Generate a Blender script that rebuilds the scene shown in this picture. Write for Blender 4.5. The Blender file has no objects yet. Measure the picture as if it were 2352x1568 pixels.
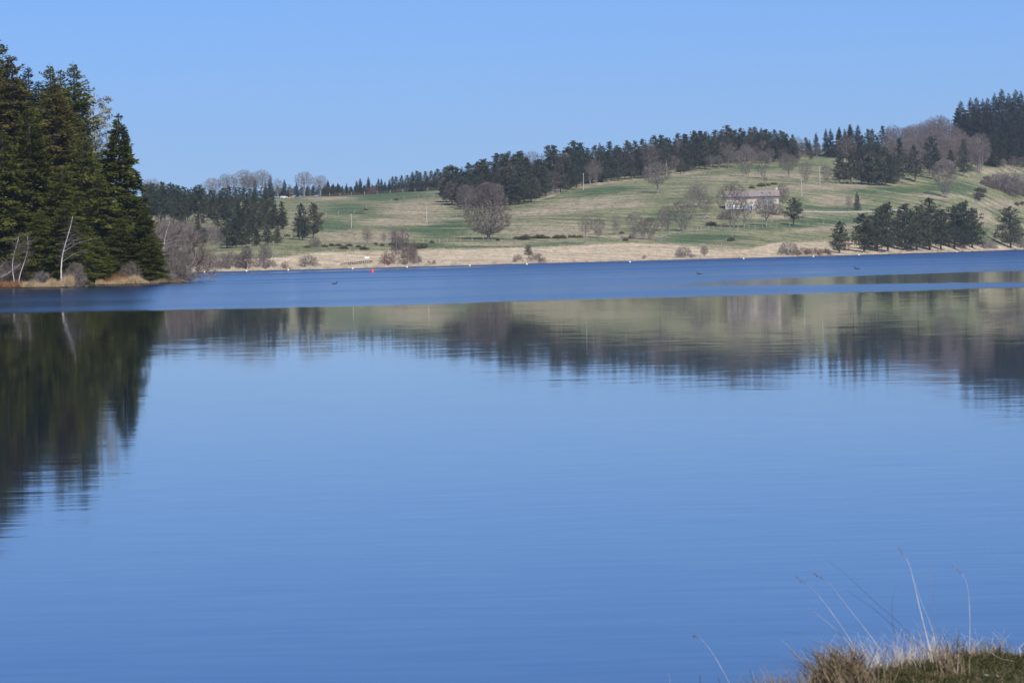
import bpy, bmesh, math, random
import numpy as np
from mathutils import Vector, Matrix, Euler
from mathutils.bvhtree import BVHTree

sc = bpy.context.scene
COL = sc.collection
rad = math.radians

# ------------------------------------------------------------------ camera, sky, sun, exposure
KD = 2.0                     # depth scale of the plan distances below
FPX = 4573.0 * KD            # focal length in units of a 2352-wide picture
CX, CY = 1176.0, 784.0
CAM_H = 2.5
PITCH = math.atan(199.0 / FPX)
ROLL = rad(1.25)
cam_d = bpy.data.cameras.new('camera')
cam_d.sensor_width = 36.0
cam_d.lens = 36.0 * FPX / 2352.0
cam_d.clip_start = 0.1
cam_d.clip_end = 9000
cam_d.dof.use_dof = True
cam_d.dof.focus_distance = 1000
cam_d.dof.aperture_fstop = 22.0
cam = bpy.data.objects.new('camera', cam_d)
COL.objects.link(cam)
CM = Matrix.Rotation(math.pi / 2 - PITCH, 3, 'X') @ Matrix.Rotation(-ROLL, 3, 'Z')
cam.matrix_world = Matrix.Translation((0, 0, CAM_H)) @ CM.to_4x4()
sc.camera = cam

SUN_EL, SUN_AZ = rad(44), rad(160)
sun_dir = Vector((math.sin(SUN_AZ) * math.cos(SUN_EL), math.cos(SUN_AZ) * math.cos(SUN_EL), math.sin(SUN_EL)))
w = bpy.data.worlds.new('World'); sc.world = w; w.use_nodes = True
nt = w.node_tree; nt.nodes.clear()
sky = nt.nodes.new('ShaderNodeTexSky'); sky.sky_type = 'NISHITA'; sky.sun_disc = False
sky.sun_elevation = SUN_EL; sky.sun_rotation = SUN_AZ
sky.altitude = 0; sky.air_density = 1.0; sky.dust_density = 0.0; sky.ozone_density = 8.0
tint = nt.nodes.new('ShaderNodeMix'); tint.data_type = 'RGBA'; tint.blend_type = 'MULTIPLY'
tint.inputs[0].default_value = 1.0
tint.inputs[7].default_value = (0.415, 0.590, 1.0, 1)
bg = nt.nodes.new('ShaderNodeBackground'); bg.inputs[1].default_value = 0.1495
wo = nt.nodes.new('ShaderNodeOutputWorld')
gm = nt.nodes.new('ShaderNodeGamma'); gm.inputs[1].default_value = 0.82
nt.links.new(sky.outputs[0], gm.inputs[0]); nt.links.new(gm.outputs[0], tint.inputs[6]); nt.links.new(tint.outputs[2], bg.inputs[0]); nt.links.new(bg.outputs[0], wo.inputs[0])
sl = bpy.data.lights.new('sun', 'SUN'); sl.energy = 5.0; sl.angle = rad(0.5); sl.color = (1.0, 0.95, 0.88)
sun = bpy.data.objects.new('sun', sl); COL.objects.link(sun)
sun.rotation_euler = (-sun_dir).to_track_quat('-Z', 'Y').to_euler()
sun.location = sun_dir * 200
vs = sc.view_settings
vs.view_transform = 'Standard'; vs.look = 'None'; vs.gamma = 1.0; vs.exposure = 0.12; vs.use_curve_mapping = False
sc.cycles.max_bounces = 6; sc.cycles.diffuse_bounces = 2; sc.cycles.glossy_bounces = 3
sc.cycles.use_denoising = True
sc.cycles.sample_clamp_indirect = 4.0

# ------------------------------------------------------------------ picture <-> place helpers
CAMLOC = Vector((0, 0, CAM_H))
def ray(x, y):
    return (CM @ Vector(((x - CX) / FPX, -(y - CY) / FPX, -1.0))).normalized()
def P(x, y, D):
    r = ray(x, y); return CAMLOC + r * (D * KD / r.y)
def Pw(x, y, Y): return P(x, y, Y / KD)
def W(x, y):
    r = ray(x, y); return CAMLOC + r * (-CAM_H / r.z)
VIEWS = {1: (0, 60, 2.24), 2: (360, 380, 4.612), 3: (820, 340, 4.356), 4: (1280, 280, 4.126), 5: (1700, 280, 4.127), 6: (2060, 200, 3.408)}
def v(k, x, y):
    a, b, s = VIEWS[k]; return ((a + x / s) * 0.91875, (b + y / s) * 0.91875)
R = random.Random(7)
def lspot(x):
    for lim, ph in [(375, 'beside the cone-shaped spruce'), (415, 'over the grey willow bush'), (455, 'over the left end of the far shore'), (500, 'over the purple shore birches'), (545, 'left of the tall pine trunks'), (590, 'over the shore thicket'), (635, 'near its right end'), (9999, 'at its right end')]:
        if x < lim: return ph
def spot(x):
    for lim, ph in [(700, 'over the left wood'), (860, 'at the left part of the ridge hedge'), (960, 'at the middle of the ridge hedge'), (1035, 'at the right end of the ridge hedge'), (1085, 'left of the largest bare tree'), (1130, 'behind the left half of the largest bare tree'), (1185, 'behind the right half of the largest bare tree'), (1250, 'right of the largest bare tree'), (1310, 'left of the pole at the forest foot'), (1370, 'above the pole at the forest foot'), (1430, 'right of the pole at the forest foot'), (1480, 'left of the lone grey tree'), (1530, 'behind the lone grey tree'), (1590, 'right of the lone grey tree'), (1660, 'above the three bare trees by the farmhouse'), (1720, 'above the left half of the farmhouse'), (1790, 'above the right half of the farmhouse'), (1850, 'above the crossarm pole'), (1930, 'above the tallest pole'), (2010, 'above the small blue spruce'), (2090, 'left above the vase-shaped tree'), (2150, 'straight above the vase-shaped tree'), (2210, 'right above the vase-shaped tree'), (2270, 'above the last shore pine'), (9999, 'above the lone shore pine at the edge')]:
        if x < lim: return ph
NR = np.random.default_rng(11)

# ------------------------------------------------------------------ materials
def new_mat(name):
    m = bpy.data.materials.new(name); m.use_nodes = True
    n = m.node_tree; b = n.nodes['Principled BSDF']
    return m, n, b
def plain(name, col, rough=0.8, metal=0.0, noise=0.0, scale=6.0, spec=0.3):
    m, n, b = new_mat(name)
    b.inputs['Roughness'].default_value = rough; b.inputs['Metallic'].default_value = metal
    b.inputs['Specular IOR Level'].default_value = spec
    if noise:
        g = n.nodes.new('ShaderNodeNewGeometry'); t = n.nodes.new('ShaderNodeTexNoise'); t.inputs['Scale'].default_value = scale; t.inputs['Detail'].default_value = 4
        r = n.nodes.new('ShaderNodeValToRGB')
        r.color_ramp.elements[0].position = 0.3; r.color_ramp.elements[1].position = 0.7
        r.color_ramp.elements[0].color = [c * (1 - noise) for c in col] + [1]
        r.color_ramp.elements[1].color = [min(1, c * (1 + noise)) for c in col] + [1]
        n.links.new(g.outputs['Position'], t.inputs['Vector']); n.links.new(t.outputs[0], r.inputs[0]); n.links.new(r.outputs[0], b.inputs['Base Color'])
    else:
        b.inputs['Base Color'].default_value = (*col, 1)
    return m
def leafy(name, a, bcol, c, scale=0.5, trans=0.25, jitter=0.25):
    """foliage: three leaf colours mixed by clump, by leaf and by tree"""
    m = bpy.data.materials.new(name); m.use_nodes = True; n = m.node_tree; n.nodes.clear()
    g = n.nodes.new('ShaderNodeNewGeometry'); t = n.nodes.new('ShaderNodeTexNoise'); t.inputs['Scale'].default_value = scale; t.inputs['Detail'].default_value = 3
    n.links.new(g.outputs['Position'], t.inputs['Vector'])
    r = n.nodes.new('ShaderNodeValToRGB'); e = r.color_ramp.elements
    e[0].position = 0.32; e[0].color = (*a, 1); e[1].position = 0.68; e[1].color = (*c, 1)
    k = e.new(0.5); k.color = (*bcol, 1)
    oi = n.nodes.new('ShaderNodeObjectInfo')
    mr = n.nodes.new('ShaderNodeMath'); mr.operation = 'MULTIPLY_ADD'; mr.inputs[1].default_value = 0.22; mr.inputs[2].default_value = -0.11
    n.links.new(oi.outputs['Random'], mr.inputs[0])
    ad = n.nodes.new('ShaderNodeMath'); ad.operation = 'ADD'
    ml = n.nodes.new('ShaderNodeMath'); ml.operation = 'MULTIPLY_ADD'; ml.inputs[1].default_value = jitter; ml.inputs[2].default_value = -jitter / 2
    n.links.new(g.outputs['Random Per Island'], ml.inputs[0])
    ad2 = n.nodes.new('ShaderNodeMath'); ad2.operation = 'ADD'
    n.links.new(t.outputs[0], ad.inputs[0]); n.links.new(mr.outputs[0], ad.inputs[1]); n.links.new(ad.outputs[0], ad2.inputs[0]); n.links.new(ml.outputs[0], ad2.inputs[1]); n.links.new(ad2.outputs[0], r.inputs[0])
    d = n.nodes.new('ShaderNodeBsdfDiffuse'); tr = n.nodes.new('ShaderNodeBsdfTranslucent'); mx = n.nodes.new('ShaderNodeMixShader'); mx.inputs[0].default_value = trans
    o = n.nodes.new('ShaderNodeOutputMaterial')
    n.links.new(r.outputs[0], d.inputs[0]); n.links.new(r.outputs[0], tr.inputs[0]); n.links.new(d.outputs[0], mx.inputs[1]); n.links.new(tr.outputs[0], mx.inputs[2]); n.links.new(mx.outputs[0], o.inputs[0])
    return m
M = {}
M['spruce'] = leafy('spruce_needles', (.052, .066, .013), (.104, .118, .024), (.172, .178, .042), .55, .4)
M['spruce_brown'] = leafy('spruce_needles_brownish', (.070, .066, .017), (.128, .112, .030), (.185, .155, .048), .55, .4)
M['spruce_dark'] = leafy('dark_fir_needles', (.024, .038, .024), (.040, .056, .034), (.062, .078, .046), .3, .3)
M['pine'] = leafy('pine_needles', (.034, .052, .034), (.060, .080, .050), (.095, .110, .066), .3, .3)
M['pine_olive'] = leafy('pine_needles_olive', (.042, .054, .034), (.074, .084, .052), (.115, .120, .076), .3, .3)
M['blue_spruce'] = leafy('blue_needles', (.03, .05, .05), (.05, .08, .08), (.08, .11, .11), .5)
M['silver'] = leafy('lichen_needles', (.20, .22, .19), (.34, .36, .32), (.50, .52, .47), .4)
M['twig_grey'] = leafy('grey_twigs', (.135, .118, .10), (.19, .168, .145), (.26, .23, .20), .4, 0.0)
M['twig_purple'] = leafy('purple_brown_twigs', (.110, .090, .080), (.165, .136, .122), (.225, .19, .17), .4, 0.0)
M['twig_red'] = leafy('reddish_twigs', (.13, .075, .07), (.18, .105, .095), (.24, .15, .13), .4, 0.0)
M['bark_grey'] = plain('grey_bark', (.24, .215, .19), .9, noise=.35, scale=3)
M['bark_brown'] = plain('brown_bark', (.09, .07, .055), .9, noise=.35, scale=3)
M['bark_pine'] = plain('pine_bark', (.18, .138, .108), .9, noise=.3, scale=1.5)
M['birch'] = plain('birch_bark', (.46, .44, .41), .7, noise=.25, scale=2.5)
M['gorse'] = leafy('gorse_leaves', (.075, .078, .045), (.12, .115, .070), (.18, .15, .10), .8)
M['straw'] = leafy('dry_straw', (.34, .25, .14), (.46, .35, .20), (.58, .47, .30), 1.2, .2)
M['reed'] = leafy('pale_dry_reed', (.40, .32, .22), (.50, .41, .29), (.60, .51, .37), .25, .2)
M['pasture_dry'] = leafy('pasture_dry_tufts', (.11, .11, .058), (.19, .175, .105), (.30, .26, .16), .15, .2)
M['pasture_green'] = leafy('pasture_green_tufts', (.055, .08, .036), (.10, .125, .06), (.17, .172, .095), .15, .2)
M['bracken'] = leafy('rusty_bracken', (.16, .075, .035), (.25, .125, .06), (.34, .19, .10), 1.2, .2)
M['green_grass'] = leafy('short_green_grass', (.022, .032, .010), (.042, .056, .018), (.095, .09, .038), 9, .3)
M['thatch'] = leafy('dead_grass', (.12, .092, .055), (.205, .155, .095), (.33, .265, .18), 5, .2)
M['stalk'] = leafy('pale_stalk', (.48, .40, .29), (.60, .52, .40), (.72, .66, .56), 6, .15)
M['stalk_dark'] = plain('dark_stalk', (.06, .055, .05), .8)
M['post'] = plain('weathered_wood', (.42, .38, .32), .9, noise=.25, scale=2)
M['pole'] = plain('pale_pole_wood', (.48, .45, .39), .9, noise=.15, scale=1)
M['wire'] = plain('fence_wire', (.25, .25, .25), .5, 0.6)
M['darkwood'] = plain('dark_wood', (.07, .06, .05), .9, noise=.3)
M['white'] = plain('white_paint', (.80, .80, .79), .35)
M['dark_glass'] = plain('dark_glass', (.02, .025, .03), .1, spec=.6)
M['tyre'] = plain('black_rubber', (.02, .02, .02), .8)
M['steel'] = plain('grey_steel', (.25, .25, .26), .4, .7)
M['orange'] = plain('orange_paint', (.80, .36, .09), .45, noise=.1)
M['dark_metal'] = plain('dark_metal', (.05, .05, .06), .6)
M['buoy'] = plain('pale_yellow_buoy', (.80, .76, .55), .5, noise=.06)
M['red_buoy'] = plain('red_buoy', (.72, .07, .04), .45, noise=.08)
M['blue_paint'] = plain('faded_blue_paint', (.24, .36, .55), .7, noise=.12)
M['plaster'] = plain('pale_trim', (.62, .56, .48), .9, noise=.12)
M['stone_grey'] = plain('field_stone', (.25, .235, .21), .95, noise=.3, scale=1.2)
M['bird'] = plain('dark_plumage', (.035, .03, .028), .7, noise=.3, scale=20)
M['beak'] = plain('beak', (.4, .3, .15), .5)
M['track'] = plain('track_gravel', (.44, .40, .34), .95, noise=.2, scale=.5)

def wall_mat():
    m, n, b = new_mat('rubble_stone_wall'); b.inputs['Roughness'].default_value = .95
    g = n.nodes.new('ShaderNodeTexCoord'); vo = n.nodes.new('ShaderNodeTexVoronoi'); vo.inputs['Scale'].default_value = 3.2
    t = n.nodes.new('ShaderNodeTexNoise'); t.inputs['Scale'].default_value = .5; t.inputs['Detail'].default_value = 5
    r = n.nodes.new('ShaderNodeValToRGB'); r.color_ramp.elements[0].color = (.40, .34, .27, 1); r.color_ramp.elements[1].color = (.72, .64, .52, 1)
    r.color_ramp.elements[0].position = .25; r.color_ramp.elements[1].position = .75
    mx = n.nodes.new('ShaderNodeMix'); mx.data_type = 'RGBA'; mx.inputs[0].default_value = .35
    n.links.new(g.outputs['Object'], vo.inputs['Vector']); n.links.new(g.outputs['Object'], t.inputs['Vector']); n.links.new(t.outputs[0], r.inputs[0])
    r2 = n.nodes.new('ShaderNodeValToRGB'); r2.color_ramp.elements[0].color = (.24, .2, .17, 1); r2.color_ramp.elements[1].color = (.62, .56, .48, 1)
    n.links.new(vo.outputs['Color'], r2.inputs[0])
    n.links.new(r.outputs[0], mx.inputs[6]); n.links.new(r2.outputs[0], mx.inputs[7]); n.links.new(mx.outputs[2], b.inputs['Base Color'])
    bp = n.nodes.new('ShaderNodeBump'); bp.inputs['Strength'].default_value = .6; bp.inputs['Distance'].default_value = .06
    n.links.new(vo.outputs['Distance'], bp.inputs['Height']); n.links.new(bp.outputs[0], b.inputs['Normal'])
    return m
M['wall'] = wall_mat()
def roof_mat():
    m, n, b = new_mat('clay_tile_roof'); b.inputs['Roughness'].default_value = .9
    g = n.nodes.new('ShaderNodeTexCoord'); wv = n.nodes.new('ShaderNodeTexWave'); wv.inputs['Scale'].default_value = 1.6; wv.inputs['Distortion'].default_value = .6
    t = n.nodes.new('ShaderNodeTexNoise'); t.inputs['Scale'].default_value = .9; t.inputs['Detail'].default_value = 6
    r = n.nodes.new('ShaderNodeValToRGB'); r.color_ramp.elements[0].color = (.205, .165, .148, 1); r.color_ramp.elements[1].color = (.30, .25, .225, 1)
    r.color_ramp.elements[0].position = .3; r.color_ramp.elements[1].position = .7
    n.links.new(g.outputs['Object'], t.inputs['Vector']); n.links.new(g.outputs['Object'], wv.inputs['Vector']); n.links.new(t.outputs[0], r.inputs[0]); n.links.new(r.outputs[0], b.inputs['Base Color'])
    bp = n.nodes.new('ShaderNodeBump'); bp.inputs['Strength'].default_value = .5; bp.inputs['Distance'].default_value = .05
    n.links.new(wv.outputs['Fac'], bp.inputs['Height']); n.links.new(bp.outputs[0], b.inputs['Normal'])
    return m
M['roof'] = roof_mat()

# ------------------------------------------------------------------ mesh helpers
def np_mesh(name, V, F, mat, smooth=False, attrs=None):
    V = np.asarray(V, np.float32).reshape(-1, 3); F = np.asarray(F, np.int32)
    k = F.shape[1]
    me = bpy.data.meshes.new(name)
    me.vertices.add(len(V)); me.vertices.foreach_set('co', V.ravel())
    me.loops.add(F.size); me.loops.foreach_set('vertex_index', F.ravel())
    me.polygons.add(len(F)); me.polygons.foreach_set('loop_start', np.arange(0, F.size, k, dtype=np.int32))
    if smooth: me.polygons.foreach_set('use_smooth', np.ones(len(F), bool))
    for nme, arr in (attrs or {}).items():
        a = me.attributes.new(nme, 'FLOAT', 'POINT'); a.data.foreach_set('value', np.asarray(arr, np.float32).ravel())
    me.update(calc_edges=True); me.validate()
    if mat: me.materials.append(mat)
    return me
def obj(name, me, parent=None, **props):
    o = bpy.data.objects.new(name, me); COL.objects.link(o)
    if parent: o.parent = parent
    for k, val in props.items():
        if val is not None: o[k] = val
    return o
def empty(name, loc, rotz=0, scale=(1, 1, 1), **props):
    o = bpy.data.objects.new(name, None); COL.objects.link(o)
    o.location = loc; o.rotation_euler = (0, 0, rotz); o.scale = scale; o.empty_display_size = .5
    for k, val in props.items():
        if val is not None: o[k] = val
    return o
class MB:
    def __init__(s): s.bm = bmesh.new()
    def box(s, c, d, rot=None, bevel=0):
        r = bmesh.ops.create_cube(s.bm, size=1.0); vs_ = r['verts']
        mt = Matrix.Translation(c) @ (rot.to_matrix().to_4x4() if rot else Matrix()) @ Matrix.Diagonal((*d, 1))
        bmesh.ops.transform(s.bm, matrix=mt, verts=vs_)
        if bevel:
            es = list({e for q in vs_ for e in q.link_edges}); bmesh.ops.bevel(s.bm, geom=es, offset=bevel, segments=2, affect='EDGES')
        return s
    def tube(s, p0, p1, r0, r1=None, n=8):
        p0 = Vector(p0); p1 = Vector(p1); r1 = r0 if r1 is None else r1; d = p1 - p0
        r = bmesh.ops.create_cone(s.bm, cap_ends=True, segments=n, radius1=r0, radius2=r1, depth=d.length)
        bmesh.ops.transform(s.bm, matrix=Matrix.Translation((p0 + p1) / 2) @ d.to_track_quat('Z', 'Y').to_matrix().to_4x4(), verts=r['verts'])
        return s
    def prism(s, pts, axis, a, b):
        """outline pts (2-D) extruded between a and b along axis 0/1"""
        def mk(p, t): return (t, p[0], p[1]) if axis == 0 else (p[0], t, p[1])
        A = [s.bm.verts.new(mk(p, a)) for p in pts]; B = [s.bm.verts.new(mk(p, b)) for p in pts]
        s.bm.faces.new(A); s.bm.faces.new(B[::-1])
        for i in range(len(pts)):
            j = (i + 1) % len(pts); s.bm.faces.new((A[i], B[i], B[j], A[j]))
        return s
    def lathe(s, prof, n=16, c=(0, 0, 0)):
        rings = []
        for (r, z) in prof:
            rings.append([s.bm.verts.new((c[0] + r * math.cos(2 * math.pi * i / n), c[1] + r * math.sin(2 * math.pi * i / n), c[2] + z)) for i in range(n)])
        for a, b in zip(rings, rings[1:]):
            for i in range(n):
                j = (i + 1) % n; s.bm.faces.new((a[i], a[j], b[j], b[i]))
        s.bm.faces.new(rings[0][::-1]); s.bm.faces.new(rings[-1])
        return s
    def mesh(s, name, mat, smooth=False):
        bmesh.ops.recalc_face_normals(s.bm, faces=s.bm.faces)
        me = bpy.data.meshes.new(name); s.bm.to_mesh(me); s.bm.free(); me.materials.append(mat)
        if smooth: me.polygons.foreach_set('use_smooth', [True] * len(me.polygons))
        return me
    def build(s, name, mat, parent=None, smooth=False, **props):
        return obj(name, s.mesh(name, mat, smooth), parent, **props)
def nrm(a): return a / np.maximum(np.linalg.norm(a, axis=-1, keepdims=True), 1e-9)
def cards(Pb, D, L, Wd, N):
    """one slim leaf-shaped quad (two triangles) per row"""
    D = nrm(D); S = nrm(np.cross(D, N)) * np.asarray(Wd)[:, None]; L = np.asarray(L)[:, None]
    n = len(Pb)
    V = np.stack([Pb, Pb + D * L * .45 + S, Pb + D * L, Pb + D * L * .45 - S], 1).reshape(-1, 3)
    i = np.arange(n)[:, None] * 4
    F = np.concatenate([i + [[0, 1, 2]], i + [[0, 2, 3]]], 1).reshape(-1, 3)
    return V, F
def twigtris(Pb, D, L, Wd, N):
    D = nrm(D); S = nrm(np.cross(D, N)) * np.asarray(Wd)[:, None] * .5; L = np.asarray(L)[:, None]
    n = len(Pb)
    V = np.stack([Pb - S, Pb + S, Pb + D * L], 1).reshape(-1, 3)
    return V, np.arange(n * 3).reshape(-1, 3)
def segs(P0, P1, R0, R1, sides=4):
    D = nrm(P1 - P0); up = np.where(np.abs(D[:, 2:3]) > .9, np.array([[1., 0, 0]]), np.array([[0, 0, 1.]]))
    A = nrm(np.cross(D, up)); B = np.cross(D, A); n = len(P0)
    an = np.arange(sides) * 2 * math.pi / sides
    ring = A[:, None, :] * np.cos(an)[None, :, None] + B[:, None, :] * np.sin(an)[None, :, None]
    V = np.concatenate([P0[:, None] + ring * R0[:, None, None], P1[:, None] + ring * R1[:, None, None]], 1).reshape(-1, 3)
    b = (np.arange(n) * 2 * sides)[:, None]
    fs = []
    for i in range(sides):
        j = (i + 1) % sides
        fs.append(b + [[i, j, sides + j]]); fs.append(b + [[i, sides + j, sides + i]])
    return V, np.stack(fs, 1).reshape(-1, 3)
def join(*vf):
    V, F, o = [], [], 0
    for a, b in vf: V.append(a); F.append(b + o); o += len(a)
    return np.concatenate(V), np.concatenate(F)
def rdir(rng, n): return nrm(rng.normal(size=(n, 3)))

# ------------------------------------------------------------------ tree makers: unit = metres, root at origin; return [(part, mesh)] + height
def trunk_vf(h, r0, rng, sway=.15, k=10, top=.98, sides=8):
    z = np.linspace(-.6, h * top, k); a = rng.uniform(0, 6.28); ph = rng.uniform(0, 6.28)
    x = np.sin(z / h * 4 + ph) * sway; x -= x[0]; pts = np.stack([x * math.cos(a), x * math.sin(a), z], 1)
    rr = r0 * (1 - np.clip(z / h, 0, 1)) ** .8 + .02
    rr[0] *= 1.25
    return segs(pts[:-1], pts[1:], rr[:-1], rr[1:], sides), pts
def make_spruce(seed, h, rd, mat, bark='bark_brown', dens=1.0, ragged=.2, card=1.0, t0=.02, pw=.78):
    rng = np.random.default_rng(seed)
    tv, tp = trunk_vf(h, h * .014 + .05, rng, .05)
    PB, DD, LL, WW, NN = [], [], [], [], []; B0, B1, BR = [], [], []
    z = h * t0
    while z < h * .985:
        t = z / h; nb = rng.integers(5, 9) if t < .9 else 4
        for _ in range(nb):
            az = rng.uniform(0, 6.283); zb = min(max(z + rng.normal(0, .38), .15), h * .985); ctp = card * (.42 + .58 * min(1, (1 - t) * 3.2)); dr = rng.uniform(.15, .55)
            L = rd * ((1 - t) ** pw * .97 + .03) * rng.uniform(1 - ragged * 2.0, 1 + ragged * .6) * (1 if t > .1 else .8)
            e = (-.28 + .75 * t ** 1.5) + rng.normal(0, .08)
            out = np.array([math.cos(az), math.sin(az), 0]); side = np.array([-math.sin(az), math.cos(az), 0])
            K = int((9 + L * 12) * dens)
            s = rng.uniform(.12, 1, K) ** .8
            zz = L * (math.tan(e) * s - dr * s ** 2 + .24 * s ** 3)
            ctr = np.outer(L * s, out); ctr[:, 2] = zb + zz
            lat = rng.normal(0, 1, K) * (.30 * L * (1 - s) * .8 + .10)
            pb = ctr + lat[:, None] * side; pb[:, 2] -= rng.uniform(0, .85, K) ** 1.3 * (1 - t * .75) + np.abs(lat) * .22
            d = out * rng.uniform(.5, 1.1, K)[:, None] + side * np.sign(lat)[:, None] * rng.uniform(.2, 1.0, K)[:, None] + rng.normal(0, .25, (K, 3)); d[:, 2] += -.62 + .9 * t
            PB.append(pb); DD.append(d); LL.append(rng.uniform(.30, .68, K) * ctp); WW.append(rng.uniform(.05, .12, K) * ctp)
            nn = rng.normal(0, .45, (K, 3)) + out * .75; nn[:, 2] += .65; NN.append(nn)
            p1 = out * L * .55; B0.append([0, 0, zb]); B1.append([p1[0], p1[1], zb + L * (math.tan(e) * .55 - .34 * .3 + .22 * .166)]); BR.append(.02 + .008 * L)
        z += (.26 + .16 * (1 - t)) * rng.uniform(.8, 1.25) * max(1, h / 22)
    k = 14; PB.append(np.c_[rng.normal(0, .05, k), rng.normal(0, .05, k), h - rng.uniform(.2, 1.4, k)]); DD.append(np.c_[rng.normal(0, .3, (k, 2)), np.ones(k)]); LL.append(np.full(k, .5)); WW.append(np.full(k, .06)); NN.append(rdir(rng, k))
    cv = cards(np.concatenate(PB), np.concatenate(DD), np.concatenate(LL), np.concatenate(WW), np.concatenate(NN))
    BR = np.array(BR); bv = segs(np.array(B0), np.array(B1), BR, BR * .4, 3)
    return [('trunk', np_mesh('spruce_trunk', *join(tv, bv), M[bark])), ('crown', np_mesh('spruce_crown', *cv, M[mat]))], h
def make_pine(seed, h, rd, cb, mat, limbs=42, dens=1.0, bark='bark_pine', flat=.62, card=1.0, cone=.6):
    rng = np.random.default_rng(seed)
    tv, tp = trunk_vf(h, h * .016 + .06, rng, .35)
    B0, B1, R0 = [], [], []; PB, DD, LL, WW, NN = [], [], [], [], []
    for i in range(limbs):
        t = (i + rng.uniform(0, 1)) / limbs; z = h * (cb + (1 - cb) * .97 * t)
        az = i * 2.4 + rng.normal(0, .5)
        L = rd * ((1 - t) ** cone * (.62 + .38 * min(1, t * 5)) + .10) * rng.uniform(.6, 1.15)
        b = np.array([np.interp(z, tp[:, 2], tp[:, 0]), np.interp(z, tp[:, 2], tp[:, 1]), z])
        e = rng.uniform(-.05, .3) + .35 * t
        o = np.array([math.cos(az), math.sin(az), 0]); tip = b + o * L; tip[2] += L * math.tan(e) * .6
        B0.append(b); B1.append(tip); R0.append(.025 + .014 * L)
        npad = max(2, int(L * 1.5))
        for s in np.linspace(.38, 1.0, npad):
            c = b + (tip - b) * s + rng.normal(0, .22 * L * .5, 3) * np.array([1, 1, .3]); c[2] += .12 + rng.normal(0, .22)
            pr = rng.uniform(.5, .95) * (1.12 - .62 * t); K = int(22 * dens)
            off = rdir(rng, K) * (rng.uniform(0.1, 1, (K, 1)) ** .5) * pr * np.array([1, 1, flat])
            PB.append(c + off); d = off * 1.2 + rng.normal(0, .3, (K, 3)); d[:, 2] += .25; DD.append(d)
            LL.append(rng.uniform(.22, .5, K) * card); WW.append(rng.uniform(.05, .11, K) * card); NN.append(rdir(rng, K) * .8 + [0, 0, .5] + o * .6)
    k = 30; PB.append(np.c_[tp[-1, 0] + rng.normal(0, .25, k), tp[-1, 1] + rng.normal(0, .25, k), h - rng.uniform(0, 1.3, k)]); DD.append(rng.normal(0, .6, (k, 3)) + [0, 0, 1]); LL.append(np.full(k, .45)); WW.append(np.full(k, .09)); NN.append(rdir(rng, k))
    cv = cards(np.concatenate(PB), np.concatenate(DD), np.concatenate(LL), np.concatenate(WW), np.concatenate(NN))
    R0 = np.array(R0); bv = segs(np.array(B0), np.array(B1), R0, R0 * .35, 3)
    return [('trunk', np_mesh('pine_trunk', *join(tv, bv), M[bark])), ('crown', np_mesh('pine_crown', *cv, M[mat]))], h
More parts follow.
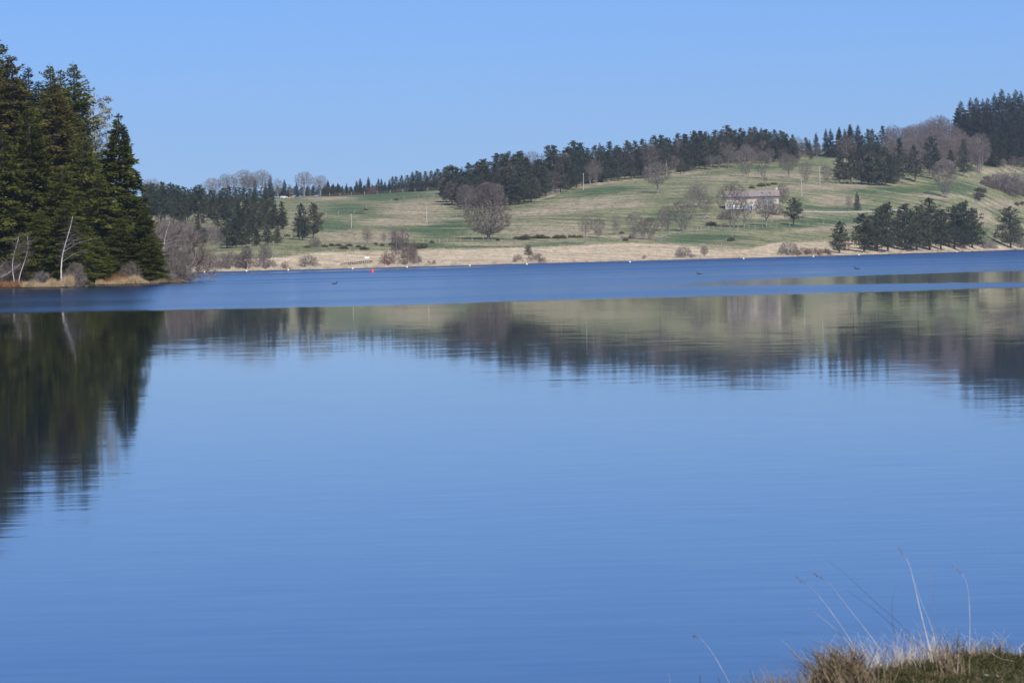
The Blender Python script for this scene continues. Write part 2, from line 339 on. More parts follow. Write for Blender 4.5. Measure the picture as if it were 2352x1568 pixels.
def make_bare(seed, h, env, trunk_r, bark='bark_grey', twig='twig_grey', npts=600, stems=1, trunk_frac=.25, twn=7, twl=(.6, 1.5), tww=.035, droop=0.0, lead=None, alpha=.35, thr=.05, lean=0.0, tipw=.012, base_spread=0.0, dp=.75):
    """env(rng,n) -> crown points; bare tree grown from the root towards them"""
    rng = np.random.default_rng(seed)
    pts = env(rng, npts); pos, par, path = [], [], []
    for sidx in range(stems):
        a = rng.uniform(0, 6.28); bs = np.array([math.cos(a), math.sin(a), 0]) * base_spread * rng.uniform(.3, 1)
        top = (lead if lead else trunk_frac) * h * (1 if stems == 1 else rng.uniform(.5, 1.2)); n = max(3, int(top / .9) + 1)
        prev = -1; a2 = rng.uniform(0, 6.28)
        for i in range(n):
            f = i / (n - 1); p = bs * (1 + 2.2 * f) + np.array([math.cos(a2), math.sin(a2), 0]) * (.02 * h * math.sin(f * 3) if i else 0) + np.array([lean * f * top, 0, top * f - (.5 if i == 0 else 0)])
            pos.append(p); par.append(prev); path.append(0 if prev < 0 else path[prev] + np.linalg.norm(p - pos[prev])); prev = len(pos) - 1
    ntr = len(pos)
    base = np.array([0, 0, trunk_frac * h * .8])
    pts = pts[np.argsort(np.linalg.norm(pts - base, axis=1))]
    PA = np.zeros((ntr + 2 * len(pts), 3)); PT = np.full(ntr + 2 * len(pts), 1e9); PA[:ntr] = pos; PT[:ntr] = path
    zmin = trunk_frac * h * .55 if stems == 1 else 0
    PT[:ntr][PA[:ntr, 2] < zmin] += 1e6
    n = ntr; par = par + [0] * (2 * len(pts))
    for p in pts:
        dv = PA[:n] - p; d = np.sqrt((dv ** 2).sum(1)) + dp * np.maximum(dv[:, 2], 0)
        j = int(np.argmin(d + alpha * np.minimum(PT[:n], 1e5) + (PT[:n] > 1e5) * 1e6)); dist = np.linalg.norm(PA[j] - p)
        if dist > 1.2:
            m = (PA[j] + p) / 2 + rng.normal(0, .08 * dist, 3); m[2] += .10 * dist
            PA[n] = m; par[n] = j; PT[n] = PT[j] + dist / 2; j = n; n += 1
        PA[n] = p; par[n] = j; PT[n] = PT[j] + np.linalg.norm(PA[j] - p); n += 1
    PA = PA[:n]; par = np.array(par[:n]); cnt = np.zeros(n); haskid = np.zeros(n, bool)
    for i in range(n - 1, -1, -1):
        if not haskid[i]: cnt[i] += 1
        if par[i] >= 0: cnt[par[i]] += cnt[i]; haskid[par[i]] = True
    rr = tipw * cnt ** .46; rr *= np.where(rr > .04, trunk_r / max(rr[:stems and 1].max(), .01), 1) if stems == 1 else 1
    rr = np.clip(rr, tipw, trunk_r)
    e = np.where(par >= 0)[0]; p0 = PA[par[e]]; p1 = PA[e]; r1 = rr[e]; r0 = np.minimum(rr[par[e]], r1 * 1.6 + .01)
    big = (r1 > thr) | (e < ntr)
    tv = segs(p0[big], p1[big], np.where(e[big] < ntr, rr[par[e[big]]], r0[big]), r1[big], 6)
    sv = segs(p0[~big], p1[~big], r0[~big], r1[~big], 3)
    tips = np.where((cnt <= 3) & (np.arange(n) >= ntr))[0]; ti = np.repeat(tips, twn); k = len(ti)
    d0 = nrm(PA[ti] - PA[par[ti]]); d = d0 + rng.normal(0, .55, (k, 3)); d[:, 2] += .15 - droop
    f = rng.uniform(0, 1, (k, 1)); pb = PA[ti] * f + PA[par[ti]] * (1 - f)
    wv = twigtris(pb, d, rng.uniform(*twl, k), rng.uniform(.6, 1.2, k) * tww, rdir(rng, k))
    return [('trunk', np_mesh('bare_trunk', *tv, M[bark])), ('crown', np_mesh('bare_crown', *join(sv, wv), M[twig]))], h
def env_ell(h, rx, z0, z1, power=1.0, shell=.33):
    def f(rng, n):
        d = rdir(rng, n); r = rng.uniform(0, 1, (n, 1)) ** shell; p = d * r
        z = (p[:, 2] + 1) / 2; wdt = 1 if power == 1.0 else (.35 + .65 * np.sin(np.clip(z, 0, 1) ** power * math.pi))
        q = np.c_[p[:, 0] * rx * wdt, p[:, 1] * rx * wdt, z0 + (z1 - z0) * z]
        return q + rng.normal(0, .12, (n, 3))
    return f
def env_egg(h, rx, z0, z1):
    def f(rng, n):
        z = rng.uniform(0, 1, n); a = rng.uniform(0, 6.28, n); r = np.sqrt(rng.uniform(.02, 1, n)) * rx * np.minimum(1, (z / .22)) ** .5 * np.clip(1 - np.clip((z - .30) / .70, 0, 1) ** 2.1, 0, 1) ** .5
        return np.c_[np.cos(a) * r, np.sin(a) * r, z0 + (z1 - z0) * z]
    return f
def env_fan(h, rx, z0=.15):
    def f(rng, n):
        a = rng.uniform(0, 6.28, n); t = rng.uniform(0, 1, n) ** .6; s = np.sqrt(rng.uniform(0, 1, n))
        wdt = rx * np.sin(np.clip(.12 + t * .75, 0, 1) * math.pi) ** .7 * (.35 + .65 * t)
        return np.c_[np.cos(a) * s * wdt, np.sin(a) * s * wdt, h * (z0 + (1 - z0) * t) * (1 - .15 * s ** 2)]
    return f
def env_dome(h, rx):
    def f(rng, n):
        d = rdir(rng, n); d[:, 2] = np.abs(d[:, 2]); r = rng.uniform(0, 1, (n, 1)) ** .4; p = d * r
        return np.c_[p[:, 0] * rx, p[:, 1] * rx, .1 + p[:, 2] * h * .95]
    return f
LIB = {}
def lib(kind, maker):
    LIB.setdefault(kind, []).append(maker)
for i in range(4): lib('spruce', make_spruce(20 + i, 24, 5.2 + .5 * (i % 2), 'spruce', dens=1.75, ragged=.26, pw=.72))
lib('spruce_slim', make_spruce(31, 22, 4.2, 'spruce_brown', dens=1.9, ragged=.3, pw=.68)); lib('spruce_slim', make_spruce(32, 22, 4.5, 'spruce_brown', dens=1.9, ragged=.33, pw=.68))
lib('spruce_ragged', make_spruce(33, 24, 4.9, 'spruce', dens=1.7, ragged=.42, pw=.6)); lib('spruce_ragged', make_spruce(34, 24, 4.2, 'spruce_dark', dens=1.5, ragged=.45, pw=.65))
lib('spruce_full', make_spruce(35, 20, 4.9, 'spruce', dens=2.4, ragged=.16, pw=.9, card=1.1))
for i in range(3): lib('fir', make_spruce(41 + i, 20, 5.4 + .5 * i, 'spruce_dark', dens=.7, ragged=.36, card=1.3, pw=.95))
lib('blue', make_spruce(46, 9, 2.6, 'blue_spruce', dens=.9, ragged=.15, card=.8, t0=.12))
for i in range(6): lib('pine', make_pine(50 + i, 17, 4.4 + .4 * (i % 3), .12 + .05 * (i % 3), ['pine', 'pine_olive', 'pine'][i % 3], limbs=54, dens=1.15, card=1.35, cone=.85))
for i in range(4): lib('pine_tall', make_pine(60 + i, 19, 4.3 + .4 * (i % 2), .42 + .06 * (i % 2), 'pine', limbs=44, dens=1.2, card=1.35, cone=.62))
for i in range(6): lib('pine_low', make_pine(70 + i, 15, 5.4 + .4 * (i % 3), .08 + .05 * (i % 2), 'pine_olive' if i % 2 else 'pine', limbs=70, dens=1.2, cone=.62, card=1.25, bark='bark_brown'))
lib('pine_round', make_pine(81, 12, 4.6, .24, 'pine', limbs=52, dens=1.5, cone=.42, bark='bark_brown'))
lib('silver', make_pine(85, 22, 5.0, .2, 'silver', limbs=60, dens=1.5, bark='bark_grey', cone=.3))
lib('lime', make_bare(101, 22, env_egg(22, 9.6, 2.0, 21.6), .62, twig='twig_purple', npts=2800, trunk_frac=.2, twn=11, twl=(.7, 1.7), tww=.05, alpha=.25, thr=.07, dp=.15))
for i in range(3): lib('round', make_bare(111 + i, 15, env_ell(15, 5.6, 5.2, 14.6, shell=.42), .36, twig='twig_grey', npts=900, trunk_frac=.36, twn=9, alpha=.25, thr=.06))
lib('oak', make_bare(118, 15, env_ell(15, 7.2, 4.2, 14.8, shell=.33), .45, twig='twig_grey', npts=1400, trunk_frac=.28, twn=12, twl=(.5, 1.1), tww=.045, alpha=.3, thr=.06, dp=.3))
for i in range(4): lib('bare', make_bare(121 + i, 14, env_ell(14, 3.6 + .5 * (i % 2), 2.6, 13.8, shell=.42), .26, twig='twig_grey' if i % 2 == 0 else 'twig_purple', npts=560, trunk_frac=.25, lead=.6, twn=8, tww=.036, alpha=.3, thr=.05))
for i in range(3): lib('beech', make_bare(131 + i, 18, env_ell(18, 5.2, 3.6, 17.8, shell=.4), .36, twig='twig_purple', npts=900, trunk_frac=.3, lead=.55, twn=8, twl=(.7, 1.6), tww=.045, alpha=.3, thr=.06))
lib('vase', make_bare(141, 20, env_fan(20, 8.5, .12), .40, npts=1300, stems=8, trunk_frac=.3, twn=13, tww=.05, base_spread=.7, alpha=.3, thr=.06))
for i in range(3): lib('clump', make_bare(145 + i, 11, env_fan(11, 4.4, .1), .2, twig='twig_grey' if i else 'twig_purple', npts=560, stems=6, trunk_frac=.35, twn=8, tww=.034, base_spread=.8, alpha=.3, thr=.045))
for i in range(3): lib('birch', make_bare(151 + i, 14, env_ell(14, 3.0, 2.2, 13.8, shell=.45), .17, bark='birch', twig='twig_purple', npts=520, trunk_frac=.2, lead=.86, twn=14, twl=(.7, 1.6), droop=.55, alpha=.25, thr=.035))
for i in range(3): lib('shrub', make_bare(161 + i, 4.5, env_dome(4.5, 4.0), .06, twig=['twig_grey', 'twig_purple', 'twig_red'][i], npts=440, stems=14, trunk_frac=.4, twn=14, twl=(.5, 1.1), tww=.03, base_spread=1.4, thr=.03, alpha=.25))
def make_bush(seed, h, rx, mat):
    rng = np.random.default_rng(seed); n = 1400; d = rdir(rng, n); d[:, 2] = np.abs(d[:, 2]); r = rng.uniform(.2, 1, (n, 1)) ** .5
    lump = 1 + .25 * np.sin(d[:, :1] * 7 + seed) * np.cos(d[:, 1:2] * 6)
    p = d * r * lump * [rx, rx, h]; cv = cards(p, d + rng.normal(0, .5, (n, 3)), rng.uniform(.2, .4, n), rng.uniform(.05, .1, n), rdir(rng, n))
    s = nrm(rng.normal(size=(9, 3)) + [0, 0, 1.2]); sv = segs(np.zeros((9, 3)) - [0, 0, .3], s * [rx * .6, rx * .6, h * .7], np.full(9, .05), np.full(9, .015), 4)
    return [('stem', np_mesh('bush_stem', *sv, M['bark_brown'])), ('foliage', np_mesh('bush_foliage', *cv, M[mat]))], h
for i in range(3): lib('gorse', make_bush(171 + i, 1.6, 1.9, 'gorse'))

KIND = {'spruce': ('spruce_tree', 'tree'), 'spruce_slim': ('spruce_tree', 'tree'), 'spruce_ragged': ('spruce_tree', 'tree'), 'spruce_full': ('spruce_tree', 'tree'), 'fir': ('fir_tree', 'tree'), 'blue': ('blue_spruce_tree', 'tree'),
        'pine': ('pine_tree', 'tree'), 'pine_tall': ('pine_tree', 'tree'), 'pine_low': ('pine_tree', 'tree'), 'pine_round': ('pine_tree', 'tree'), 'silver': ('lichen_covered_tree', 'tree'),
        'lime': ('bare_tree', 'tree'), 'round': ('bare_tree', 'tree'), 'oak': ('bare_tree', 'tree'), 'bare': ('bare_tree', 'tree'), 'beech': ('beech_tree', 'tree'), 'vase': ('bare_tree', 'tree'), 'clump': ('bare_tree', 'tree'),
        'birch': ('birch_tree', 'tree'), 'shrub': ('bare_shrub', 'shrub'), 'gorse': ('gorse_bush', 'bush')}
def plant(kind, loc, h, label, group=None, wide=1.0, var=None, rot=None, tilt=None):
    L = LIB[kind]; parts, h0 = L[R.randrange(len(L)) if var is None else var % len(L)]
    nm, cat = KIND[kind]; s = h / h0
    root = empty(nm, loc, R.uniform(0, 6.283) if rot is None else rot, (s * wide, s * wide, s), label=label, category=cat, group=group)
    if tilt: root.rotation_euler = (tilt[0], tilt[1], root.rotation_euler[2])
    for pn, me in parts: obj(pn, me, root)
    return root

# ------------------------------------------------------------------ the far hillside (one terrain sheet)
COLS = {  # picture column : (row, distance) from the shore to behind the ridge
    -900: [(650, 470), (630, 520), (600, 600), (560, 700), (520, 820), (470, 1000), (470, 1300)],
    100: [(636, 470), (615, 510), (590, 580), (560, 650), (520, 760), (480, 900), (470, 1300)],
    430: [(626, 476), (600, 520), (575, 570), (545, 620), (510, 700), (472, 860), (462, 1300)],
    650: [(620, 484), (590, 525), (565, 570), (530, 635), (490, 730), (456, 900), (462, 1300)],
    850: [(615.5, 500), (585, 550), (565, 600), (525, 670), (485, 760), (446, 945), (452, 1300)],
    1010: [(611.5, 515), (582, 570), (560, 620), (520, 690), (470, 800), (436, 970), (430, 1300)],
    1180: [(608, 540), (574, 595), (552, 635), (510, 700), (471, 780), (438, 900), (400, 1300)],
    1400: [(602.5, 565), (566, 625), (546, 655), (490, 730), (419, 860), (385, 960), (365, 1300)],
    1600: [(596.5, 590), (560, 645), (530, 690), (470, 765), (392, 905), (368, 985), (350, 1300)],
    1720: [(593.5, 603), (560, 655), (520, 705), (483, 752), (382, 930), (360, 1000), (345, 1300)],
    1800: [(591, 613), (555, 668), (519, 715), (484, 762), (374, 950), (355, 1010), (342, 1300)],
    1900: [(588.5, 628), (550, 690), (500, 760), (440, 850), (380, 960), (355, 1030), (350, 1300)],
    2000: [(585.5, 648), (550, 705), (496, 775), (448, 845), (424, 890), (360, 1030), (345, 1300)],
    2200: [(578, 720), (545, 775), (490, 840), (450, 890), (408, 955), (345, 1060), (322, 1300)],
    2352: [(573, 840), (545, 880), (500, 925), (440, 985), (386, 1050), (290, 1180), (270, 1400)],
    3300: [(552, 900), (520, 940), (480, 980), (420, 1040), (340, 1120), (230, 1250), (200, 1400)]}
cx = np.array(sorted(COLS), float)
NU, NX = 230, 420
pxs = np.concatenate([np.linspace(-900, 400, 60), np.linspace(406, 2390, 320), np.linspace(2420, 3300, 40)]); NX = len(pxs)
keyD = np.array([[p[1] for p in COLS[int(c)]] for c in cx], float)
keyZ = np.array([[P(c, p[0], p[1]).z for p in COLS[int(c)]] for c in cx])
keyZ[:, 0] = 0.0
kt = np.linspace(0, 1, 7); tt = np.concatenate([np.linspace(0, .17, 50)[:-1], np.linspace(.17, .85, 141)[:-1], np.linspace(.85, 1, 22)])
Dg = np.zeros((NX, len(tt))); Zg = np.zeros((NX, len(tt)))
for k in range(7):
    pass
kDx = np.stack([np.interp(pxs, cx, keyD[:, k]) for k in range(7)], 1)
kZx = np.stack([np.interp(pxs, cx, keyZ[:, k]) for k in range(7)], 1)
for i in range(NX):
    Dg[i] = np.interp(tt, kt, kDx[i]); Zg[i] = np.interp(tt, kt, kZx[i])
def blur(A, s, ax):
    k = np.exp(-.5 * (np.arange(-3 * s, 3 * s + 1) / s) ** 2); k /= k.sum()
    pw = [(0, 0), (0, 0)]; pw[ax] = (3 * s, 3 * s); B = np.pad(A, pw, mode='reflect', reflect_type='odd')
    return np.apply_along_axis(lambda q: np.convolve(q, k, 'valid'), ax, B)
Zb = blur(blur(Zg, 7, 0), 9, 1); Dg = blur(Dg, 7, 0)
wgt = np.clip(tt / .06, 0, 1)[None, :]
Zg = Zb * wgt + np.maximum(Zg, 0) * (1 - wgt); Zg = np.maximum(Zg, .02 + .5 * np.clip(tt / .03, 0, 1)[None, :])
azx = np.array([ray(p, 600).x / ray(p, 600).y for p in pxs])
# small unevenness of the ground
def fbm(X, Y, sc_, seed):
    rng = np.random.default_rng(seed); out = np.zeros_like(X)
    for o in range(10):
        a = rng.uniform(0, 6.28); f = sc_ * 1.6 ** (o % 5) * rng.uniform(.8, 1.2); out += np.sin((X * math.cos(a) + Y * math.sin(a)) * f + rng.uniform(0, 6.28)) / 1.5 ** (o % 5)
    return out
Xg = Dg * KD * azx[:, None]
Zg = Zg + fbm(Xg, Dg * KD, .035, 3) * .22 * np.clip(tt / .1, 0, 1)[None, :]
D0 = Dg[:, :1]
pre = [(-14, -1.6), (-6, -.7), (-1.2, -.12)]
Dg = np.concatenate([D0 + a for a, b in pre] + [Dg], 1); Zg = np.concatenate([np.full_like(D0, b) for a, b in pre] + [Zg], 1); Xg = Dg * KD * azx[:, None]
# level yard for the farmhouse
hp = None
NT = Dg.shape[1]
TV = np.stack([Xg, Dg * KD, Zg], -1).reshape(-1, 3)
ii = (np.arange(NX - 1)[:, None] * NT + np.arange(NT - 1)[None, :]).ravel()
TF = np.stack([ii, ii + NT, ii + NT + 1, ii + 1], 1)
# picture position of every terrain vertex, used to lay out which field is meadow, dry reed bed, lush grass
CMi = np.array(CM.transposed()); q = (TV - [0, 0, CAM_H]) @ CMi.T
vpx = CX + FPX * q[:, 0] / -q[:, 2]; vpy = CY - FPX * q[:, 1] / -q[:, 2]
Tx = [-900, 430, 650, 750, 900, 1130, 1260, 1450, 1560, 1650, 1720, 1790, 1950, 2050, 2200, 2352, 3300]
Ty = [620, 600, 590, 577, 577, 571, 567, 558, 562, 576, 572, 556, 553, 553, 560, 562, 545]
edge = np.interp(vpx, Tx, Ty)
reed = 1 / (1 + np.exp(-(vpy - edge) / 2.2))
def blob(cx_, cy_, rx, ry, sl=0):
    dx = vpx - cx_; dy = vpy - cy_ - sl * dx
    return np.exp(-((dx / rx) ** 2 + (dy / ry) ** 2) ** 1.5)
dry = np.zeros(len(vpx)); lush = np.zeros(len(vpx))
for a in [(960, 478, 85, 17, -.06), (930, 508, 90, 12, -.02), (830, 545, 110, 16), (1150, 590, 60, 8), (1300, 478, 160, 14, -.12), (1280, 530, 130, 16), (1440, 470, 60, 8, -.1), (1640, 575, 80, 12), (1790, 405, 110, 6), (1900, 428, 140, 7, -.02), (1900, 525, 110, 6, -.08), (1760, 498, 110, 7), (1920, 460, 60, 14), (2300, 470, 60, 12), (2240, 500, 40, 20), (1260, 449, 40, 5, -.35), (1400, 418, 110, 4, -.16), (1560, 400, 80, 4, -.1), (2290, 393, 50, 8), (760, 455, 60, 5), (700, 500, 30, 20), (1130, 560, 90, 5), (1700, 405, 130, 5, -.05), (2150, 452, 60, 5), (1450, 543, 60, 6)]: dry = np.maximum(dry, blob(*a))
for a in [(880, 453, 130, 9, -.03), (800, 480, 60, 16), (760, 520, 50, 16), (1000, 535, 70, 12), (1180, 563, 180, 7, -.02), (880, 500, 60, 6), (1250, 455, 50, 8, -.3), (1380, 440, 80, 10, -.1), (1850, 507, 160, 6), (1900, 478, 100, 7), (1800, 520, 120, 6), (2050, 438, 140, 8), (2190, 430, 80, 14), (2050, 500, 90, 8), (1620, 545, 90, 8), (1540, 500, 60, 14), (1750, 385, 110, 5, -.05), (1890, 362, 40, 6), (850, 445, 170, 5, -.06), (2220, 530, 60, 20), (1560, 555, 70, 6), (1030, 515, 50, 8), (960, 562, 60, 5)]: lush = np.maximum(lush, blob(*a))
ter_me = np_mesh('hillside', TV, TF, None, True, {'reed': reed, 'dry': dry, 'lush': lush})
def ground_mat():
    m, n, b = new_mat('hill_pasture'); b.inputs['Roughness'].default_value = .95; b.inputs['Specular IOR Level'].default_value = .1
    g = n.nodes.new('ShaderNodeNewGeometry')
    def attr(nm):
        a = n.nodes.new('ShaderNodeAttribute'); a.attribute_name = nm; return a.outputs['Fac']
    def noise(scale, sx=1, sy=1, det=5, rough=.6):
        mp = n.nodes.new('ShaderNodeMapping'); mp.inputs['Scale'].default_value = (sx, sy, 1); t = n.nodes.new('ShaderNodeTexNoise'); t.inputs['Scale'].default_value = scale; t.inputs['Detail'].default_value = det; t.inputs['Roughness'].default_value = rough
        n.links.new(g.outputs['Position'], mp.inputs['Vector']); n.links.new(mp.outputs[0], t.inputs['Vector']); return t.outputs[0]
    def math_(op, a, b2, clamp=False):
        x = n.nodes.new('ShaderNodeMath'); x.operation = op; x.use_clamp = clamp
        for i_, q_ in enumerate((a, b2)):
            if isinstance(q_, (int, float)): x.inputs[i_].default_value = q_
            else: n.links.new(q_, x.inputs[i_])
        return x.outputs[0]
    def ramp(f, cs):
        r = n.nodes.new('ShaderNodeValToRGB'); e = r.color_ramp.elements
        e[0].position, e[0].color = cs[0][0], (*cs[0][1], 1); e[1].position, e[1].color = cs[-1][0], (*cs[-1][1], 1)
        for p_, c_ in cs[1:-1]:
            k_ = e.new(p_); k_.color = (*c_, 1)
        n.links.new(f, r.inputs[0]); return r.outputs[0]
    def mix(f, a, b2, mode='MIX'):
        x = n.nodes.new('ShaderNodeMix'); x.data_type = 'RGBA'; x.blend_type = mode
        if isinstance(f, float): x.inputs[0].default_value = f
        else: n.links.new(f, x.inputs[0])
        n.links.new(a, x.inputs[6]); n.links.new(b2, x.inputs[7]); return x.outputs[2]
    big = noise(.018, .55, 1.3); med = noise(.11, .35, .85, 6); fine = noise(.45, 1.1, .23, 5, .75)
    base = ramp(med, [(.3, (.092, .116, .050)), (.5, (.182, .188, .096)), (.7, (.285, .258, .150))])
    green = ramp(med, [(.3, (.052, .090, .038)), (.7, (.100, .140, .064))])
    tan = ramp(med, [(.3, (.215, .185, .118)), (.55, (.305, .262, .172)), (.72, (.38, .33, .225))])
    reedc = ramp(med, [(.28, (.29, .23, .15)), (.5, (.45, .37, .255)), (.7, (.55, .46, .325))])
    bf = math_('MULTIPLY', math_('SUBTRACT', big, .5), 1.7)
    f_dry = math_('MULTIPLY', math_('SUBTRACT', math_('ADD', math_('MULTIPLY', attr('dry'), 1.25), math_('MULTIPLY', math_('SUBTRACT', med, .5), 1.4)), math_('MULTIPLY', bf, .4)), 1.0, True)
    f_lush = math_('ADD', math_('MULTIPLY', attr('lush'), 1.15), math_('ADD', bf, math_('MULTIPLY', math_('SUBTRACT', med, .5), -1.2)), True)
    c = mix(f_lush, base, green); c = mix(f_dry, c, tan)
    f_reed = math_('ADD', math_('MULTIPLY', math_('SUBTRACT', attr('reed'), .5), 2.2), math_('ADD', .5, math_('MULTIPLY', math_('SUBTRACT', med, .5), 1.6)), True)
    c = mix(f_reed, c, reedc)
    shade = ramp(fine, [(.28, (.48, .50, .48)), (.5, (1.06, 1.06, 1.03)), (.72, (1.46, 1.42, 1.32))])
    c = mix(1.0, c, shade, 'MULTIPLY')
    n.links.new(c, b.inputs['Base Color'])
    bp = n.nodes.new('ShaderNodeBump'); bp.inputs['Strength'].default_value = .5; bp.inputs['Distance'].default_value = .5
    n.links.new(fine, bp.inputs['Height']); n.links.new(bp.outputs[0], b.inputs['Normal'])
    return m
M['ground'] = ground_mat(); ter_me.materials.append(M['ground'])
obj('hillside', ter_me, kind='structure')
BV = BVHTree.FromPolygons([tuple(p) for p in TV], [tuple(int(k) for k in f) for f in TF])
def hit(x, y):
    h = BV.ray_cast(CAMLOC, ray(x, y), 6000)[0]
    return h
def gz(X, Y):
    h = BV.ray_cast(Vector((X, Y, 500)), Vector((0, 0, -1)), 1000)[0]
    return h.z if h else 0.0
def gD(x, D):
    p = P(x, 600, D); return Vector((p.x, p.y, gz(p.x, p.y)))
def at(x, yb=None, D=None):
    if yb is not None:
        h = hit(x, yb)
        if h is not None: return h
    return gD(x, D or 700)
def height_to(x, ytop, loc): return Pw(x, ytop, loc.y).z - loc.z
def put(kind, x, ytop, yb=None, D=None, label='', group=None, hmin=2.0, hmax=40, **k):
    loc = at(x, yb, D); h = min(max(height_to(x, ytop, loc), hmin), hmax)
    loc = loc - Vector((0, 0, .1))
    return plant(kind, loc, h, label, group, **k)

# ------------------------------------------------------------------ the lake
def water_mat():
    m, n, b = new_mat('lake_water')
    b.inputs['Base Color'].default_value = (.001, .010, .030, 1); b.inputs['IOR'].default_value = 1.333
    g = n.nodes.new('ShaderNodeNewGeometry'); sp = n.nodes.new('ShaderNodeSeparateXYZ'); n.links.new(g.outputs['Position'], sp.inputs[0])
    X = sp.outputs[0]
    def mt(op, a, b2=0.0, c=None, clamp=False):
        x = n.nodes.new('ShaderNodeMath'); x.operation = op; x.use_clamp = clamp
        for i_, q_ in enumerate((a, b2, c)):
            if q_ is None: continue
            if isinstance(q_, (int, float)): x.inputs[i_].default_value = q_
            else: n.links.new(q_, x.inputs[i_])
        return x.outputs[0]
    Y = mt('DIVIDE', sp.outputs[1], KD)
    def sm(val, a, b2, o0=0.0, o1=1.0):
        x = n.nodes.new('ShaderNodeMapRange'); x.interpolation_type = 'SMOOTHSTEP'; n.links.new(val, x.inputs[0])
        for i_, q_ in zip((1, 2, 3, 4), (a, b2, o0, o1)): x.inputs[i_].default_value = q_
        return x.outputs[0]
    def noise(sx, sy, det=3, off=0.0, out=0, rough=.55):
        mp = n.nodes.new('ShaderNodeMapping'); mp.inputs['Scale'].default_value = (sx, sy / KD, 1); mp.inputs['Location'].default_value = (off, off * 1.7, 0)
        t = n.nodes.new('ShaderNodeTexNoise'); t.inputs['Scale'].default_value = 1; t.inputs['Detail'].default_value = det; t.inputs['Roughness'].default_value = rough
        n.links.new(g.outputs['Position'], mp.inputs['Vector']); n.links.new(mp.outputs[0], t.inputs['Vector']); return t.outputs[out]
    wob = mt('ADD', mt('MULTIPLY', mt('SUBTRACT', noise(.05, .02, 4, 3.0), .5), 14.0), mt('MULTIPLY', mt('SUBTRACT', noise(.5, .25, 4, 13.0, 0, .7), .5), 7.0))
    s = mt('ADD', mt('SUBTRACT', Y, mt('MULTIPLY', X, .2)), wob)                   # distance measured across the wind line
    wind = sm(s, 104.0, 111.5)
    # calmer lens out on the right
    cen = mt('SUBTRACT', s, 146.0); hw = sm(X, 0.0, 45.0, 2.0, 34.0)
    q1 = mt('DIVIDE', cen, hw); lens = sm(mt('MULTIPLY', q1, q1), 1.0, .45)
    lens = mt('MULTIPLY', lens, sm(X, 4.0, 26.0))
    # calm streak below the far shore
    l2 = mt('SUBTRACT', Y, mt('ADD', 447.0, mt('MULTIPLY', X, 1.15))); q2 = mt('DIVIDE', mt('ADD', l2, wob), 13.0); st = sm(mt('MULTIPLY', q2, q2), 1.0, .3)
    st = mt('MULTIPLY', st, sm(X, 12.0, -12.0))
    # sheltered water under the wooded point
    sh = mt('MULTIPLY', sm(X, -34.0, -46.0), mt('MULTIPLY', sm(s, 226.0, 240.0), sm(s, 275.0, 262.0)))
    calm = mt('MAXIMUM', mt('MULTIPLY', lens, .80), mt('MAXIMUM', mt('MULTIPLY', st, .93), mt('MULTIPLY', sh, .8)))
    gust = sm(noise(.012, .045, 4, 9.0), .30, .70, .75, 1.15)
    rip = mt('MULTIPLY', mt('MULTIPLY', wind, mt('SUBTRACT', 1.0, calm)), gust)
    far = sm(Y, 120.0, 560.0, .135, .29)
    near = sm(Y, 10.0, 60.0, .04, .025)
    n.links.new(mt('ADD', near, mt('MULTIPLY', rip, far)), b.inputs['Roughness'])
    # slopes: long low swell in the calm part, short chop in the wind
    a = noise(.35, 1.9, 3, 1.0); c = noise(.8, 9.0, 4, 5.0); f = noise(1.1, 4.0, 3, 7.0); e = noise(2.0, 2.0, 2, 11.0)
    amp = sm(noise(.03, .09, 4, 2.0), .3, .7, .3, 1.7)
    sy = mt('MULTIPLY', mt('ADD', mt('MULTIPLY', mt('SUBTRACT', a, .5), sm(Y, 14.0, 60.0, .0022, .0065)), mt('MULTIPLY', mt('SUBTRACT', c, .5), .010)), amp)
    sy = mt('ADD', sy, mt('MULTIPLY', mt('MULTIPLY', mt('SUBTRACT', f, .5), rip), .045))
    nearchop = sm(Y, 8.0, 45.0, .008, .0)
    sy = mt('ADD', sy, mt('MULTIPLY', mt('SUBTRACT', c, .5), nearchop))
    sx = mt('MULTIPLY', mt('SUBTRACT', e, .5), mt('ADD', .006, mt('MULTIPLY', rip, .05)))
    cb = n.nodes.new('ShaderNodeCombineXYZ'); n.links.new(sx, cb.inputs[0]); n.links.new(sy, cb.inputs[1]); cb.inputs[2].default_value = 1.0
    nv = n.nodes.new('ShaderNodeVectorMath'); nv.operation = 'NORMALIZE'; n.links.new(cb.outputs[0], nv.inputs[0]); n.links.new(nv.outputs[0], b.inputs['Normal'])
    return m
M['water'] = water_mat()
obj('lake', np_mesh('lake', [(-1600, -60, 0), (1600, -60, 0), (1600, 2500, 0), (-1600, 2500, 0)], [(0, 1, 2, 3)], M['water']), kind='structure')

# ------------------------------------------------------------------ the wooded point on the left (land sheet)
pt = [W(-420, 672), W(-200, 667), W(-40, 663.5), W(60, 662), (W(160, 661)), W(166, 657), W(224, 655.5), W(330, 653.5), W(360, 652), W(400, 650.5), W(424, 648), W(434, 646), P(425, 640, 262), P(380, 640, 290), P(250, 640, 330), P(-420, 640, 350)]
poly = np.array([(p.x, p.y) for p in pt])
def sdf(Q, poly):
    d = np.full(len(Q), 1e9); ins = np.zeros(len(Q), bool)
    for a, b in zip(poly, np.roll(poly, -1, 0)):
        e = b - a; wq = Q - a; t = np.clip((wq @ e) / (e @ e), 0, 1); d = np.minimum(d, np.linalg.norm(wq - t[:, None] * e, axis=1))
        cnd = ((a[1] > Q[:, 1]) != (b[1] > Q[:, 1])) & (Q[:, 0] < (b[0] - a[0]) * (Q[:, 1] - a[1]) / (b[1] - a[1] + 1e-12) + a[0]); ins ^= cnd
    return np.where(ins, d, -d)
